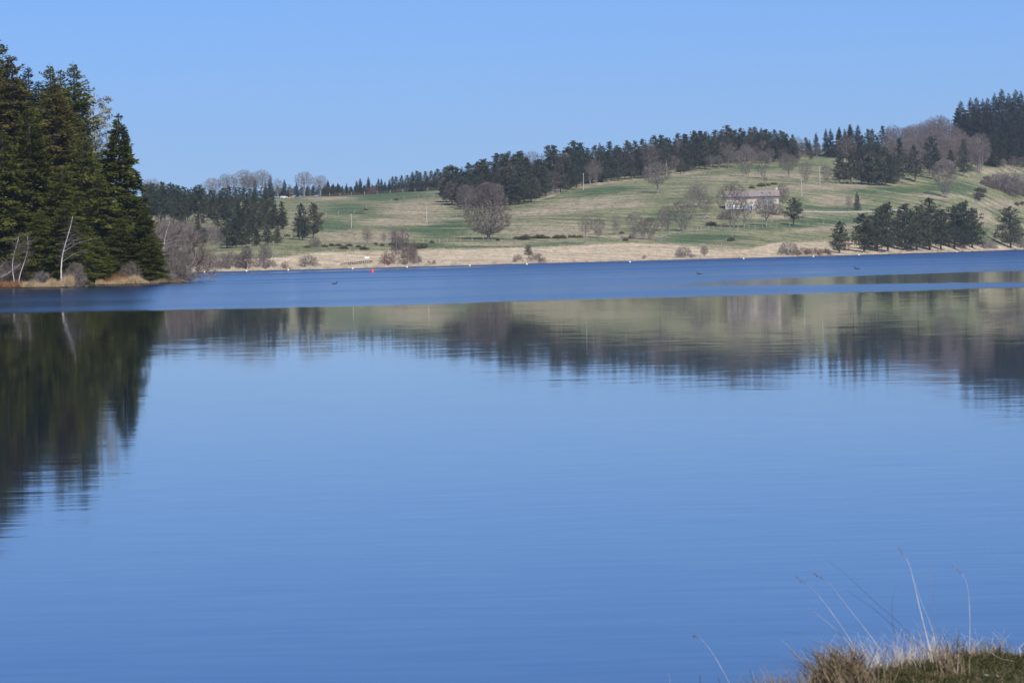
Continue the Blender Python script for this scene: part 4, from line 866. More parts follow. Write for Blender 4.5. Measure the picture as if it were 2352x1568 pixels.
put('bare', *v(3, 705, 985), yb=v(3, 705, 1190)[1], label='dark bare tree behind the birch clump', var=1)
for (zx, zt, zb, lb) in [(1100, 1360, 1402, 'left one of two tiny shrubs right of the birch clump'), (1155, 1343, 1405, 'right one of two tiny shrubs right of the birch clump')]:
    put('shrub', *v(3, zx, zt), yb=v(3, zx, zb)[1], label=lb, var=1, hmin=1.2, wide=.6)
put('shrub', *v(2, 1895, 1160), yb=v(2, 1895, 1325)[1], label='round grey willow bush alone on the tan shore meadow', var=0, wide=.95)
for (kd, zx, zt, zb, vr, wd, lb) in [('birch', 690, 1070, 1365, 0, 1.5, 'purple birch pair with white stems on the left far shore'), ('shrub', 740, 1230, 1375, 1, 1.0, 'dark purple shrub at the foot of the left shore birches'), ('birch', 1190, 1060, 1360, 1, 1.3, 'birch with two white stems in the shore thicket'), ('shrub', 1000, 1130, 1350, 1, .9, 'big brownish shrub of the left shore thicket'), ('shrub', 1120, 1170, 1355, 1, .9, 'brownish shrub around the two white birch stems'), ('birch', 1405, 1030, 1330, 2, 1.3, 'white-stemmed birch at the right end of the shore thicket'), ('shrub', 1340, 1170, 1345, 1, .9, 'purplish shrub below the right birch of the thicket'), ('shrub', 1470, 1230, 1335, 1, .8, 'low shrub ending the shore thicket'), ('shrub', 1620, 1265, 1345, 2, .7, 'tiny reddish shrub by the shore reeds'), ('bare', 545, 1090, 1300, 0, 1.3, 'grey sapling left of the purple shore birches'), ('shrub', 880, 1160, 1330, 0, .9, 'grey shrub in the middle of the shore thicket'), ('beech', 330, 790, 1230, 1, 1.2, 'purple bare tree behind the leaning birch on the far shore'), ('beech', 470, 800, 1180, 2, 1.1, 'lilac bare tree at the left of the shore thicket'), ('shrub', 470, 1110, 1330, 1, 1.1, 'purple shrub beside the wooden railing on the far shore'), ('bare', 780, 880, 1130, 1, 1.2, 'lilac bare tree in front of the pine trunks'), ('bare', 860, 900, 1140, 0, 1.2, 'grey bare tree under the pine trunks of the left wood'), ('bare', 800, 1120, 1290, 0, 1.0, 'grey sapling right of the purple shore birches'), ('beech', 200, 800, 1180, 0, 1.1, 'purple bare tree showing between point and left wood')]:
    put(kd, *v(2, zx, zt), yb=v(2, zx, zb)[1], label=lb, var=vr, wide=wd)
for (kd, zx, zt, zb, vr, wd, lb) in [('pine_round', 170, 1370, 1510, 0, .95, 'small dark pine standing at the water edge'), ('shrub', 250, 1440, 1555, 1, 1.1, 'brown willow bush right of the small shore pine'), ('shrub', 60, 1460, 1550, 1, .8, 'brown willow bush left of the small shore pine'),
        ('bare', 760, 1060, 1298, 1, 1.2, 'leftmost bare tree of the hedge row across the lower meadow'), ('clump', 890, 1085, 1305, 1, 1.2, 'many-stemmed bare tree, second of the hedge row'), ('bare', 1075, 1038, 1272, 0, .9, 'slim bare tree, third of the hedge row'), ('clump', 1265, 1025, 1312, 2, 1.1, 'tall many-stemmed tree, fourth of the hedge row'), ('clump', 1350, 1110, 1312, 1, 1.0, 'lower bare tree beside the fourth of the hedge row'), ('clump', 1430, 1080, 1318, 0, 1.2, 'purplish many-stemmed tree ending the hedge row'),
        ('bare', 1545, 990, 1240, 2, 1.0, 'slim bare tree at the left of the trees below the farmhouse'), ('clump', 1600, 955, 1230, 1, 1.2, 'grey bare tree on the bank left below the farmhouse'), ('clump', 1770, 890, 1238, 2, 1.3, 'large many-stemmed bare tree left below the farmhouse'), ('bare', 1870, 735, 990, 2, 1.5, 'bare tree uphill left of the farmhouse, left one of three'), ('bare', 1930, 715, 980, 0, 1.5, 'tall bare tree uphill left of the farmhouse, middle of three'), ('bare', 2005, 830, 1075, 1, 1.4, 'purplish bare tree left of the farmhouse, right one of three'),
        ('shrub', 1770, 1365, 1508, 0, .8, 'grey bush at the waterside below the farmhouse'), ('birch', 1985, 1365, 1500, 2, 1.5, 'small reddish birch at the waterside below the farmhouse'), ('shrub', 1860, 1455, 1508, 1, 1.0, 'low purple bush between the two waterside bushes'), ('shrub', 1365, 1465, 1515, 1, .6, 'tiny shrub on the tan shore meadow'), ('shrub', 1230, 1250, 1300, 1, .8, 'dark low scrub at the foot of the hedge row')]:
    put(kd, *v(4, zx, zt), yb=v(4, zx, zb)[1], label=lb, var=vr, wide=wd, hmin=1.2)
for (kd, zx, zt, zb, vr, wd, lb) in [('clump', 680, 358, 668, 2, 1.25, 'big grey spreading tree on the bank above the farmhouse'), ('clump', 850, 400, 690, 1, 1.0, 'bare tree right of the big spreading tree above the farmhouse'), ('bare', 882, 640, 750, 1, .9, 'small bare tree directly above the farmhouse roof'), ('oak', 1120, 425, 682, 0, .9, 'round bare tree on the bank above the farmhouse chimney'), ('clump', 1300, 505, 725, 1, 1.2, 'grey bare tree between the round one and the tall pole'), ('clump', 1510, 545, 735, 2, 1.1, 'grey bare tree right of the tall pole'),
        ('clump', 545, 712, 1192, 1, 1.2, 'tall bare tree in front of the left half of the farmhouse'), ('bare', 660, 840, 1192, 2, 1.3, 'slim bare tree in front of the middle of the farmhouse'), ('oak', 890, 845, 1182, 0, .8, 'bare tree with dark trunk in front of the farmhouse windows'), ('beech', 1060, 715, 1010, 0, .9, 'reddish bare tree at the right end of the farmhouse'), ('pine_round', 1172, 895, 1178, 0, 1.0, 'single dark pine right below the farmhouse'), ('bare', 1742, 850, 1020, 0, .9, 'slim bare sapling beside the small blue spruce'),
        ('shrub', 1120, 1320, 1482, 0, .85, 'grey rounded bush on the shore left of the red scrub'), ('shrub', 1260, 1380, 1480, 2, 1.2, 'reddish scrub on the shore, left part'), ('shrub', 1380, 1385, 1478, 2, 1.2, 'reddish scrub on the shore, middle part'), ('shrub', 1490, 1390, 1476, 2, 1.0, 'reddish scrub on the shore, part next to the pines'), ('shrub', 470, 1000, 1110, 0, 1.0, 'low bare thicket on the bank below the van'), ('shrub', 970, 930, 1060, 1, 1.0, 'purplish shrub in front of the farmhouse right end')]:
    put(kd, *v(5, zx, zt), yb=v(5, zx, zb)[1], label=lb, var=vr, wide=wd, hmin=1.2)
put('blue', *v(6, 283, 952), yb=v(6, 280, 1110)[1], label='small blue-green spruce alone on the right meadow', wide=1.0)
put('vase', *v(6, 1035, 665), yb=v(6, 1035, 1005)[1], label='tall vase-shaped bare tree on the right upper meadow', wide=1.05)
SHORE = [(130, 1208, 1475, 'leftmost and smallest pine of the row on the right shore'), (340, 1138, 1470, 'second pine of the right shore row, apart from the rest'), (455, 1095, 1462, 'third pine of the right shore row, partly hidden'), (545, 1050, 1465, 'tall fourth pine of the right shore row'), (690, 1058, 1455, 'fifth pine of the right shore row with yellowish top'), (790, 1080, 1452, 'sixth pine in the middle of the right shore row'), (900, 1015, 1450, 'highest pine of the right shore row'), (1000, 1105, 1448, 'pine just right of the highest one on the right shore'), (1110, 1078, 1440, 'third last pine of the right shore row'), (1195, 1038, 1436, 'second last pine of the right shore row'), (1265, 1095, 1432, 'last, widest pine at the right end of the shore row'), (1590, 1082, 1435, 'lone shore pine at the right picture edge')]
for k, (zx, zt, zb, lb) in enumerate(SHORE):
    put('pine_low', *v(6, zx, zt), yb=v(6, zx, zb)[1], label=lb, group='pines on the right shore', var=k, wide=1.1)
for (zx, zt, zb, vr, lb) in [(720, 1370, 1455, 0, 'grey shrub between the trunks of the right shore pines'), (1160, 1365, 1435, 2, 'reddish shrub under the right end of the shore pines'), (1360, 1350, 1435, 1, 'brown rounded bush between the shore pines and the lone pine'), (30, 1430, 1480, 2, 'red twiggy bush left of the right shore pines'), (1680, 1330, 1432, 1, 'purplish shrub right of the lone shore pine'), (1430, 1370, 1436, 1, 'low brown bush left of the lone shore pine')]:
    put('shrub', *v(6, zx, zt), yb=v(6, zx, zb)[1], label=lb, var=vr, hmin=1.2)
# gorse and dark low bushes
GG = 'dark gorse bushes'; GSP = {2: 'below the pair of pines', 3: 'between the birch clump and the largest bare tree', 4: 'along the hedge row below the ridge forest', 5: 'around the farmhouse', 6: 'by the stone wall at the right'}
for (k_, pts_) in [(4, [(x_, 1274 + 8 * math.sin(x_), 1306) for x_ in (95, 150, 190, 262, 300, 335, 372, 440, 470, 520)] + [(x_, 1266, 1296) for x_ in (600, 640, 700)] + [(60, 1290, 1312), (1130, 1235, 1255), (1170, 1300, 1330), (810, 700, 735), (770, 710, 740), (900, 690, 725), (960, 690, 715)]),
                   (3, [(950, 1170, 1230), (1000, 1172, 1225), (1050, 1170, 1215), (1130, 1150, 1165), (680, 1170, 1190), (740, 1170, 1192), (520, 1168, 1185), (590, 1180, 1198), (40, 1185, 1200), (110, 1180, 1198), (170, 1190, 1230), (230, 1180, 1200), (330, 1195, 1215), (390, 1200, 1240), (1850, 1120, 1140), (2050, 1100, 1120), (2110, 1090, 1130), (2150, 1075, 1130), (745, 680, 698), (410, 795, 810)]),
                   (5, [(740, 762, 790), (820, 738, 772), (850, 736, 768), (908, 735, 760), (955, 728, 752), (980, 728, 752), (320, 1130, 1175), (530, 1290, 1325), (505, 1300, 1335)]),
                   (6, [(1385, 820, 850), (1355, 855, 890), (1330, 915, 960), (1315, 955, 1000), (1305, 985, 1020), (1640, 1040, 1068), (1690, 1035, 1065)]),
                   (2, [(1650, 950, 975), (1880, 1085, 1105), (2080, 1075, 1095), (2160, 1060, 1085), (2050, 700, 725)])]:
    for (zx, zt, zb) in pts_: put('gorse', *v(k_, zx, zt), yb=v(k_, zx, zb)[1], label='low dark gorse bush ' + (GSP[k_] if k_ != 4 else 'on the lower meadow ' + ('far left of' if zx < 300 else 'left of' if zx < 560 else 'just beside') + ' the hedge row trees' if zt > 1000 else 'at the ridge forest edge'), group=GG, hmin=.8, wide=R.uniform(.7, 1.25))

# ------------------------------------------------------------------ hedge and fences
def line_pts(pix, step=None):
    return [at(x, y, 900) for x, y in pix]
def hedge(pix, h, wd, label):
    rng = np.random.default_rng(9); L = line_pts(pix); n = 9000; seg_ = rng.integers(0, len(L) - 1, n); f = rng.uniform(0, 1, n)
    A = np.array([tuple(p) for p in L]); p = A[seg_] * (1 - f[:, None]) + A[seg_ + 1] * f[:, None]
    hh = h * (.75 + .35 * np.sin(p[:, 0] * .7) * np.sin(p[:, 0] * .23 + 1)); off = rng.uniform(-1, 1, n)
    p[:, 1] += off * wd + 2.2; p[:, 2] += np.sqrt(1 - off ** 2 * .8) * hh * rng.uniform(.05, 1, n)
    cv = cards(p, rng.normal(0, .6, (n, 3)) + [0, 0, .5], rng.uniform(.25, .5, n), rng.uniform(.06, .12, n), rdir(rng, n))
    t = empty('hedge', L[0], label=label, category='hedge')
    V0 = cv[0] - np.array(tuple(L[0])); obj('foliage', np_mesh('hedge_foliage', V0, cv[1], M['gorse']), t)
    k = len(L) * 6; f = rng.uniform(0, 1, k); sg = rng.integers(0, len(L) - 1, k); b = A[sg] * (1 - f[:, None]) + A[sg + 1] * f[:, None] - np.array(tuple(L[0])); b[:, 1] += 2.2
    obj('stem', np_mesh('hedge_stems', *segs(b - [0, 0, .2], b + [0, 0, h * .7], np.full(k, .04), np.full(k, .02), 4), M['bark_brown']), t)
RIDGE = [v(3, *p) for p in [(-350, 662), (-200, 662), (-100, 662), (20, 660), (130, 656), (255, 645), (400, 640), (535, 632), (680, 622), (815, 612), (948, 606), (1088, 597), (1222, 590)]]
hedge(RIDGE[2:], 1.5, .8, 'long low dark hedge behind the fence on the left ridge')
def fence(pix, h, label, wires=3, r=.07, mat='post'):
    L = line_pts(pix); o = L[0]
    t = empty('fence', o, label=label, category='fence')
    pm = MB().tube((0, 0, -.3), (0, 0, h), r, r * .9, 6).mesh('fence_post', M[mat])
    for p in L:
        q_ = obj('post', pm, t); q_.location = p - o; q_.rotation_euler = (R.uniform(-.06, .06), R.uniform(-.06, .06), R.uniform(0, 3))
    for k in range(wires):
        z = h * (.35 + .28 * k); A = np.array([tuple(p - o) for p in L]) + [0, 0, z]; n_ = len(A) - 1
        obj('wire', np_mesh('fence_wire', *segs(A[:-1], A[1:], np.full(n_, .008), np.full(n_, .008), 3), M['wire']), t)
fence(RIDGE[3:], 1.6, 'wire fence with pale posts along the hedge on the left ridge', r=.10)
fence([v(3, *p) for p in [(-150, 880), (-20, 868), (115, 858), (285, 842), (420, 800), (560, 752), (687, 712), (825, 682), (987, 674), (1152, 664)]], 1.3, 'wire fence curving over the slope below the left ridge', r=.08)
fence([v(3, *p) for p in [(1040, 1160), (1100, 1160), (1165, 1160), (1215, 1157), (1300, 1155), (1380, 1153), (1443, 1145), (1570, 1141), (1690, 1131), (1790, 1125), (1890, 1116), (2000, 1110)]], 1.2, 'wire fence passing the foot of the largest bare tree', r=.07)
fence([v(5, *p) for p in [(120, 1222), (180, 1215), (220, 1210), (295, 1208), (345, 1208), (425, 1205), (515, 1203), (600, 1203), (715, 1202), (775, 1202), (850, 1200), (925, 1188), (1000, 1195), (1130, 1180), (1320, 1170), (1480, 1158), (1620, 1145)]], 1.25, 'wire fence along the bank below the farmhouse', r=.07)
fence([v(6, *p) for p in [(1240, 1092), (1300, 1094), (1360, 1089), (1397, 1086), (1490, 1083), (1600, 1078), (1700, 1076)]], 1.3, 'wire fence with pale posts across the slope at the right edge', r=.09)
fence([v(3, *p) for p in [(1060, 950), (1155, 925), (1250, 915), (1325, 900), (1400, 890)]], 1.3, 'short wire fence right of the middle wooden pole')
fence([v(4, *p) for p in [(1690, 648), (1780, 640), (1860, 680), (1990, 645), (2040, 640)]], 1.3, 'wire fence along the top of the upper meadow')
fence([v(4, *p) for p in [(570, 1490), (700, 1485), (840, 1470), (980, 1480), (1090, 1520)]], 1.3, 'sagging fence over the tan shore meadow')
fence([v(5, *p) for p in [(375, 1438), (430, 1390), (480, 1340), (540, 1295), (590, 1235)]], 1.3, 'fence running uphill from the shore below the farmhouse')
# wooden railing on the left far shore
def railing():
    a = at(*v(2, 430, 1372)); b = at(*v(2, 550, 1368)); t = empty('railing', a, label='pale wooden railing on the far shore left of the birches', category='railing'); d = b - a
    for k in range(5):
        MB().box(d * (k / 4) + Vector((0, 0, .6)), (.13, .13, 1.5)).build('post', M['pole'], t)
    for z in (.55, 1.15):
        c = d / 2 + Vector((0, -.09, z)); MB().box(c, (d.length, .05, .13), Euler((0, -math.atan2(d.z, d.xy.length), math.atan2(d.y, d.x)))).build('rail', M['pole'], t)
railing()

# ------------------------------------------------------------------ wooden poles
def pole(x, yt, yb, label, cross=False, D=None):
    b = at(x, yb, D); h = height_to(x, yt, b); t = empty('utility_pole', b, label=label, category='pole', group='wooden poles over the hill')
    MB().tube((0, 0, -.6), (0, 0, h), .13, .09, 10).build('post', M['pole'], t)
    if cross:
        MB().box((0, 0, h - .25), (1.6, .12, .14)).build('crossarm', M['pole'], t)
    for s in ((-.55, .55, 0) if cross else (-.16, .16)):
        MB().lathe([(.02, 0), (.05, .05), (.035, .1), (.05, .16), (.01, .2)], 8, (s, 0, h - (.18 if cross else .35))).build('insulator', M['white'], t)
pole(v(3, 255, 0)[0], v(3, 0, 848)[1], v(3, 0, 1000)[1], 'wooden pole on the left meadow, left of two')
pole(v(3, 1076, 0)[0], v(3, 0, 765)[1], v(3, 0, 945)[1], 'wooden pole left of the largest bare tree')
pole(v(4, 739, 0)[0], v(4, 0, 632)[1], v(4, 0, 808)[1], 'wooden pole at the foot of the ridge forest')
pole(v(4, 1595, 0)[0], v(4, 0, 503)[1], v(4, 0, 660)[1], 'wooden pole right behind the lone grey tree')
pole(v(5, 1258, 0)[0], v(5, 0, 698)[1], v(5, 0, 870)[1], 'wooden pole with crossarm right above the farmhouse', True)
pole(v(5, 1445, 0)[0], v(5, 0, 562)[1], v(5, 0, 790)[1], 'tallest wooden pole, right of the farmhouse')

# ------------------------------------------------------------------ the farmhouse, van, track
hb = at(1727, 482.5, 755)
HL, HD, HW = 20.6, 8.5, 4.9; RR = 1.95
def pxl(zx): return (1790 + zx / 10.69) * .91875
facade_y = hb.y
u0 = Pw(1666.5, 482, hb.y).x; u1 = Pw(1789, 482, hb.y).x; HL = u1 - u0
zbase = min(Pw(1727, 482.5, hb.y).z, hb.z + 1.0)
zeave = Pw(1727, 451, hb.y).z; HW = zeave - zbase
house = empty('farmhouse', ((u0 + u1) / 2, hb.y, zbase), rad(-3), label='long stone farmhouse with reddish tiled roof and blue shutters', category='house')
wl = MB(); wl.prism([(0, -4.0), (0, HW), (HD / 2, HW + RR), (HD, HW), (HD, -4.0)], 0, -HL / 2, HL / 2); wl.build('wall', M['wall'], house)
rf = MB(); sl_ = math.hypot(HD / 2, RR); an = math.atan2(RR, HD / 2)
for s in (-1, 1):
    rf.box((0, HD / 2 + s * (HD / 4 + .18), HW + RR / 2 + .02), (HL + .7, sl_ + .75, .2), Euler((s * -an, 0, 0)))
roof = rf.build('roof', M['roof'], house)
MB().tube((-HL / 2 - .3, HD / 2, HW + RR + .1), (HL / 2 + .3, HD / 2, HW + RR + .1), .16, .16, 8).build('ridge_tiles', M['roof'], roof)
ch = MB().box((HL / 2 - .7, HD / 2 + .3, HW + RR + .5), (.9, .8, 1.9)).build('chimney', M['wall'], roof)
MB().box((HL / 2 - .7, HD / 2 + .3, HW + RR + 1.52), (1.1, 1.0, .14)).build('chimney_cap', M['stone_grey'], roof)
MB().tube((-HL / 2 - .3, -.62, HW - .35), (HL / 2 + .3, -.62, HW - .35), .10, .10, 8).build('gutter', M['dark_metal'], roof)
def hx(zx): return Pw(pxl(zx), 470, hb.y).x - (u0 + u1) / 2
def hz(zy): return Pw(1727, (450 + zy / 10.69) * .91875, hb.y).z - zbase
for zx in (1237, 1447):
    sk = MB().box((hx(zx), HD / 4 - .1, HW + RR / 2 + .13), (.75, 1.0, .12), Euler((an, 0, 0))).build('skylight', M['dark_metal'], roof)
def window(zx, zy, wd, ht, shutters=True, frame='white'):
    x = hx(zx); z = hz(zy); o = MB().box((x, -.02, z), (wd + .24, .10, ht + .24)).build('window', M['plaster'], house)
    MB().box((x, -.06, z), (wd, .08, ht)).build('pane', M['dark_glass'], o)
    f = MB(); f.box((x, -.09, z), (.06, .07, ht)); f.box((x, -.09, z), (wd, .06, .05)); f.build('glazing_bar', M[frame], o)
    if shutters:
        for s in (-1, 1): MB().box((x + s * (wd * .5 + wd * .26 + .06), -.10, z), (wd * .5, .07, ht + .1)).build('shutter', M['blue_paint'], o)
    MB().box((x, -.14, z - ht / 2 - .14), (wd + .4, .3, .1)).build('sill', M['plaster'], o)
window(1300, 575, .75, 1.15); window(1465, 575, .75, 1.15); window(1110, 715, .75, 1.1); window(1310, 735, .95, 1.2, False); window(410, 600, .5, .6, False); window(870, 590, .45, .55, False)
def door(zx, zy0, zy1, wd, mat, arched=False, label=None):
    x = hx(zx); z0, z1 = hz(zy1), hz(zy0); h = z1 - z0
    def outline(wd_, h_):
        if not arched: return [(x - wd_ / 2, z0), (x - wd_ / 2, z0 + h_), (x + wd_ / 2, z0 + h_), (x + wd_ / 2, z0)]
        return [(x - wd_ / 2, z0)] + [(x - wd_ / 2 * math.cos(t), z0 + h_ - wd_ / 2 * .6 + wd_ / 2 * .6 * math.sin(t)) for t in np.linspace(0, math.pi, 9)] + [(x + wd_ / 2, z0)]
    d = MB().prism(outline(wd + .4, h + .2), 1, -.05, .1).build('door', M['plaster'], house, label=label)
    MB().prism(outline(wd, h), 1, -.11, 0).build('leaf', M[mat], d)
    for k in (-1, 0, 1): MB().box((x + k * wd / 4, -.13, z0 + h * .45), (.04, .05, h * .8)).build('batten', M[mat], d)
    MB().box((x + wd * .35, -.17, z0 + h * .45), (.06, .08, .16)).build('handle', M['dark_metal'], d)
door(385, 680, 800, 1.3, 'blue_paint'); door(875, 680, 805, 1.5, 'blue_paint', True, 'arched blue barn door'); door(945, 700, 808, .55, 'dark_metal', False, 'open doorway, shade inside painted as a dark leaf'); door(1460, 680, 800, .9, 'blue_paint'); door(1600, 690, 805, .9, 'white')  # narrow doorway: shade inside the opening is painted as a dark leaf
MB().lathe([(.05, 0), (.30, .06), (.42, .16), (.40, .17), (.25, .09), (.02, .04)], 14).build('satellite_dish', M['white'], house)
dish = house.children[-1]; dish.location = (hx(1165), -.45, hz(605)); dish.rotation_euler = (rad(75), 0, rad(15))
# van
vb = at(1697, 482.8, 750)
van = empty('van', (u0 + hx(590) - u0 + (u0 + u1) / 2, hb.y - 3.2, zbase - .05), rad(2), label='white delivery van parked in front of the stone farmhouse', category='van')
van.location.z = max(gz(van.location.x, van.location.y), zbase - .5)
prof = [(-2.3, .35), (-2.35, 1.2), (-2.25, 1.92), (-2.05, 2.0), (.35, 2.0), (.75, 1.9), (1.45, 1.2), (2.2, 1.02), (2.35, .85), (2.38, .4), (2.2, .32)]
b_ = MB().prism(prof, 1, -.9, .9); bmesh.ops.bevel(b_.bm, geom=list(b_.bm.edges), offset=.05, segments=2, affect='EDGES'); b_.build('body', M['white'], van)
MB().prism([(.30, 1.25), (.36, 1.82), (.70, 1.76), (1.25, 1.25)], 1, -.93, .93).build('side_window', M['dark_glass'], van)
MB().prism([(.80, 1.88), (1.46, 1.22), (1.49, 1.25), (.84, 1.91)], 1, -.75, .75).build('windscreen', M['dark_glass'], van)
for sx in (-1.45, 1.5):
    for sy in (-.86, .86):
        wh = MB().tube((sx, sy - .11, .34), (sx, sy + .11, .34), .34, .34, 16).build('wheel', M['tyre'], van)
        MB().tube((sx, sy - .125, .34), (sx, sy + .125, .34), .19, .19, 12).build('rim', M['steel'], wh)
for sy in (-.68, .68): MB().box((2.33, sy, .78), (.12, .32, .18)).build('headlight', M['dark_glass'], van)
# yard wall in front and track
def strip(name, pix, wd, mat, lift=.06, **props):
    L = line_pts(pix); pts = []
    for a, b in zip(L, L[1:]):
        n_ = max(2, int((b - a).length / 2))
        for k in range(n_): pts.append(a.lerp(b, k / n_))
    pts.append(L[-1]); V_, F_ = [], []
    for i, p in enumerate(pts):
        d = (pts[min(i + 1, len(pts) - 1)] - pts[max(i - 1, 0)]).xy.normalized(); nn = Vector((-d.y, d.x))
        for s in (-1, -.33, .33, 1):
            q_ = p.xy + nn * s * wd / 2; V_.append((q_.x, q_.y, gz(q_.x, q_.y) + lift))
        if i:
            for k in range(3):
                a0 = (i - 1) * 4 + k; F_.append((a0, a0 + 1, a0 + 5, a0 + 4))
    return obj(name, np_mesh(name, V_, F_, M[mat], True), **props)
strip('farm_track', [v(5, 1160, 1030), v(5, 1300, 1031), v(5, 1500, 1031), v(5, 1700, 1032), v(6, 0, 1127), v(6, 150, 1126), v(6, 300, 1124), v(6, 480, 1120), v(6, 700, 1110)], 2.6, 'track', kind='structure')
def stone_wall(pix, h, label, n=260, size=.3):
    L = line_pts(pix); o = L[0]; t = empty('stone_wall', o, label=label, category='wall'); A = np.array([tuple(p - o) for p in L]); rng = np.random.default_rng(n)
    bm = bmesh.new()
    for k in range(n):
        s_ = rng.integers(0, len(A) - 1); f = rng.uniform(); p = A[s_] * (1 - f) + A[s_ + 1] * f + rng.normal(0, .25, 3) * [1, 1, 0]
        r_ = bmesh.ops.create_icosphere(bm, subdivisions=1, radius=1); mt = Matrix.Translation((p[0], p[1], p[2] + rng.uniform(0, h))) @ Euler(rng.uniform(0, 3, 3)).to_matrix().to_4x4() @ Matrix.Diagonal((*(rng.uniform(.5, 1.1, 3) * size), 1))
        bmesh.ops.transform(bm, matrix=mt, verts=r_['verts'])
    me = bpy.data.meshes.new('stones'); bm.to_mesh(me); bm.free(); me.materials.append(M['stone_grey']); obj('stone', me, t, kind='stuff')
stone_wall([v(6, *p) for p in [(1260, 1065), (1300, 1030), (1340, 960), (1370, 890), (1395, 845)]], .6, 'crumbling stone wall climbing the slope at the right', 150)
stone_wall([v(5, *p) for p in [(1090, 745), (1180, 752), (1300, 745), (1430, 750), (1600, 745), (1780, 735)]], .6, 'tumbled stone wall on the bank right above the farmhouse', 130)
stone_wall([v(4, *p) for p in [(1480, 1320), (1560, 1290), (1650, 1262), (1760, 1245), (1900, 1235), (2040, 1225)]], .5, 'low stone bank below the trees left of the farmhouse', 130)
stone_wall([v(4, *p) for p in [(1850, 685), (1920, 685), (2000, 680), (2060, 672)]], .4, 'short row of stones on the upper meadow', 120)
stone_wall([v(5, *p) for p in [(230, 1095), (265, 1088), (300, 1095)]], .5, 'small heap of pale stones left below the farmhouse', 40, .5)

# ------------------------------------------------------------------ digger and white car on the left ridge
def digger():
    b = gD(v(2, 1695, 0)[0], 899); b.z = max(b.z, P(v(2, 1695, 0)[0], v(2, 0, 530)[1], 899).z - .2)
    t = empty('digger', b - Vector((0, 0, .3)), rad(8), (.5, .5, .5), label='small orange digger on the left ridge beside a dead tree', category='digger')
    for s in (-.65, .65):
        tr = MB(); tr.prism([(-1.2, .15), (-1.35, .4), (-1.2, .65), (1.2, .65), (1.35, .4), (1.2, .15), (1.0, .02), (-1.0, .02)], 1, s - .2, s + .2); tr.build('track', M['tyre'], t)
    MB().box((-.2, 0, 1.05), (2.0, 1.5, .7), bevel=.08).build('body', M['orange'], t)
    cab = MB().box((.1, -.3, 1.95), (1.0, .85, 1.2), bevel=.06).build('cab', M['orange'], t)
    MB().box((.1, -.3, 2.0), (.8, .90, .75)).build('side_window', M['dark_glass'], cab); MB().box((.12, -.3, 2.0), (1.05, .65, .75)).build('windscreen', M['dark_glass'], cab)
    bo = MB(); bo.box((1.35, .25, 2.0), (1.9, .22, .28), Euler((0, rad(-48), 0))); bo.box((2.3, .25, 2.75), (1.0, .22, .26), Euler((0, rad(10), 0))); bo.build('boom', M['orange'], t)
    MB().box((2.95, .25, 2.05), (.22, .18, 1.4), Euler((0, rad(-8), 0))).build('arm', M['orange'], t)
    MB().prism([(2.65, 1.35), (3.25, 1.45), (3.3, 1.0), (2.95, .75), (2.6, .95)], 1, -.05, .55).build('bucket', M['orange'], t)
    MB().tube((1.0, .25, 1.2), (1.75, .25, 2.2), .06, .05, 8).build('ram', M['steel'], t)
digger()
def car():
    b = gD(v(2, 1632, 0)[0], 902); b.z = max(b.z, P(v(2, 1632, 0)[0], v(2, 0, 535)[1], 902).z - .5)
    t = empty('car', b, rad(4), (.8, .8, .8), label='white car half hidden behind the ridge left of the digger', category='car')
    pr = [(-2.05, .35), (-2.1, .95), (-1.85, 1.05), (-1.45, 1.5), (.35, 1.52), (1.0, 1.02), (1.9, .88), (2.1, .65), (2.08, .35)]
    m_ = MB().prism(pr, 1, -.82, .82); bmesh.ops.bevel(m_.bm, geom=list(m_.bm.edges), offset=.05, segments=2, affect='EDGES'); m_.build('body', M['white'], t)
    MB().prism([(-1.6, 1.05), (-1.38, 1.42), (.3, 1.44), (.82, 1.05)], 1, -.84, .84).build('side_window', M['dark_glass'], t)
    for sx in (-1.3, 1.3):
        for sy in (-.76, .76): MB().tube((sx, sy - .1, .32), (sx, sy + .1, .32), .32, .32, 14).build('wheel', M['tyre'], t)
car()

# ------------------------------------------------------------------ jetty with white board on the shore meadow
def footway():
    a = at(*v(3, 150, 1415)); b = at(*v(3, 480, 1378)); t = empty('footbridge', a, label='dark wooden boardwalk with stakes on the tan shore meadow', category='footbridge'); d = b - a; n_ = 15
    pm = MB().tube((0, 0, -.3), (0, 0, .75), .09, .08, 6).mesh('stake', M['darkwood'])
    for k in range(n_):
        p = d * (k / (n_ - 1)); q_ = obj('stake', pm, t); X, Y = a.x + p.x, a.y + p.y; q_.location = (p.x, p.y, gz(X, Y) - a.z)
    pl = MB().box((0, 0, 0), (d.length / n_ * .92, .9, .07)).mesh('plank', M['darkwood'])
    for k in range(n_):
        p = d * ((k + .5) / n_); q_ = obj('plank', pl, t); q_.location = (p.x, p.y + .5, gz(a.x + p.x, a.y + p.y + .5) - a.z + .5); q_.rotation_euler = (0, 0, math.atan2(d.y, d.x))
    s = at(*v(3, 425, 1372)); bd = empty('notice_board', s, label='small white board standing at the end of the boardwalk', category='sign')
    MB().box((0, 0, 1.15), (1.2, .06, .42)).build('board', M['white'], bd)
    for sx in (-.5, .5): MB().box((sx, .05, .5), (.08, .07, 1.4)).build('post', M['post'], bd)
footway()

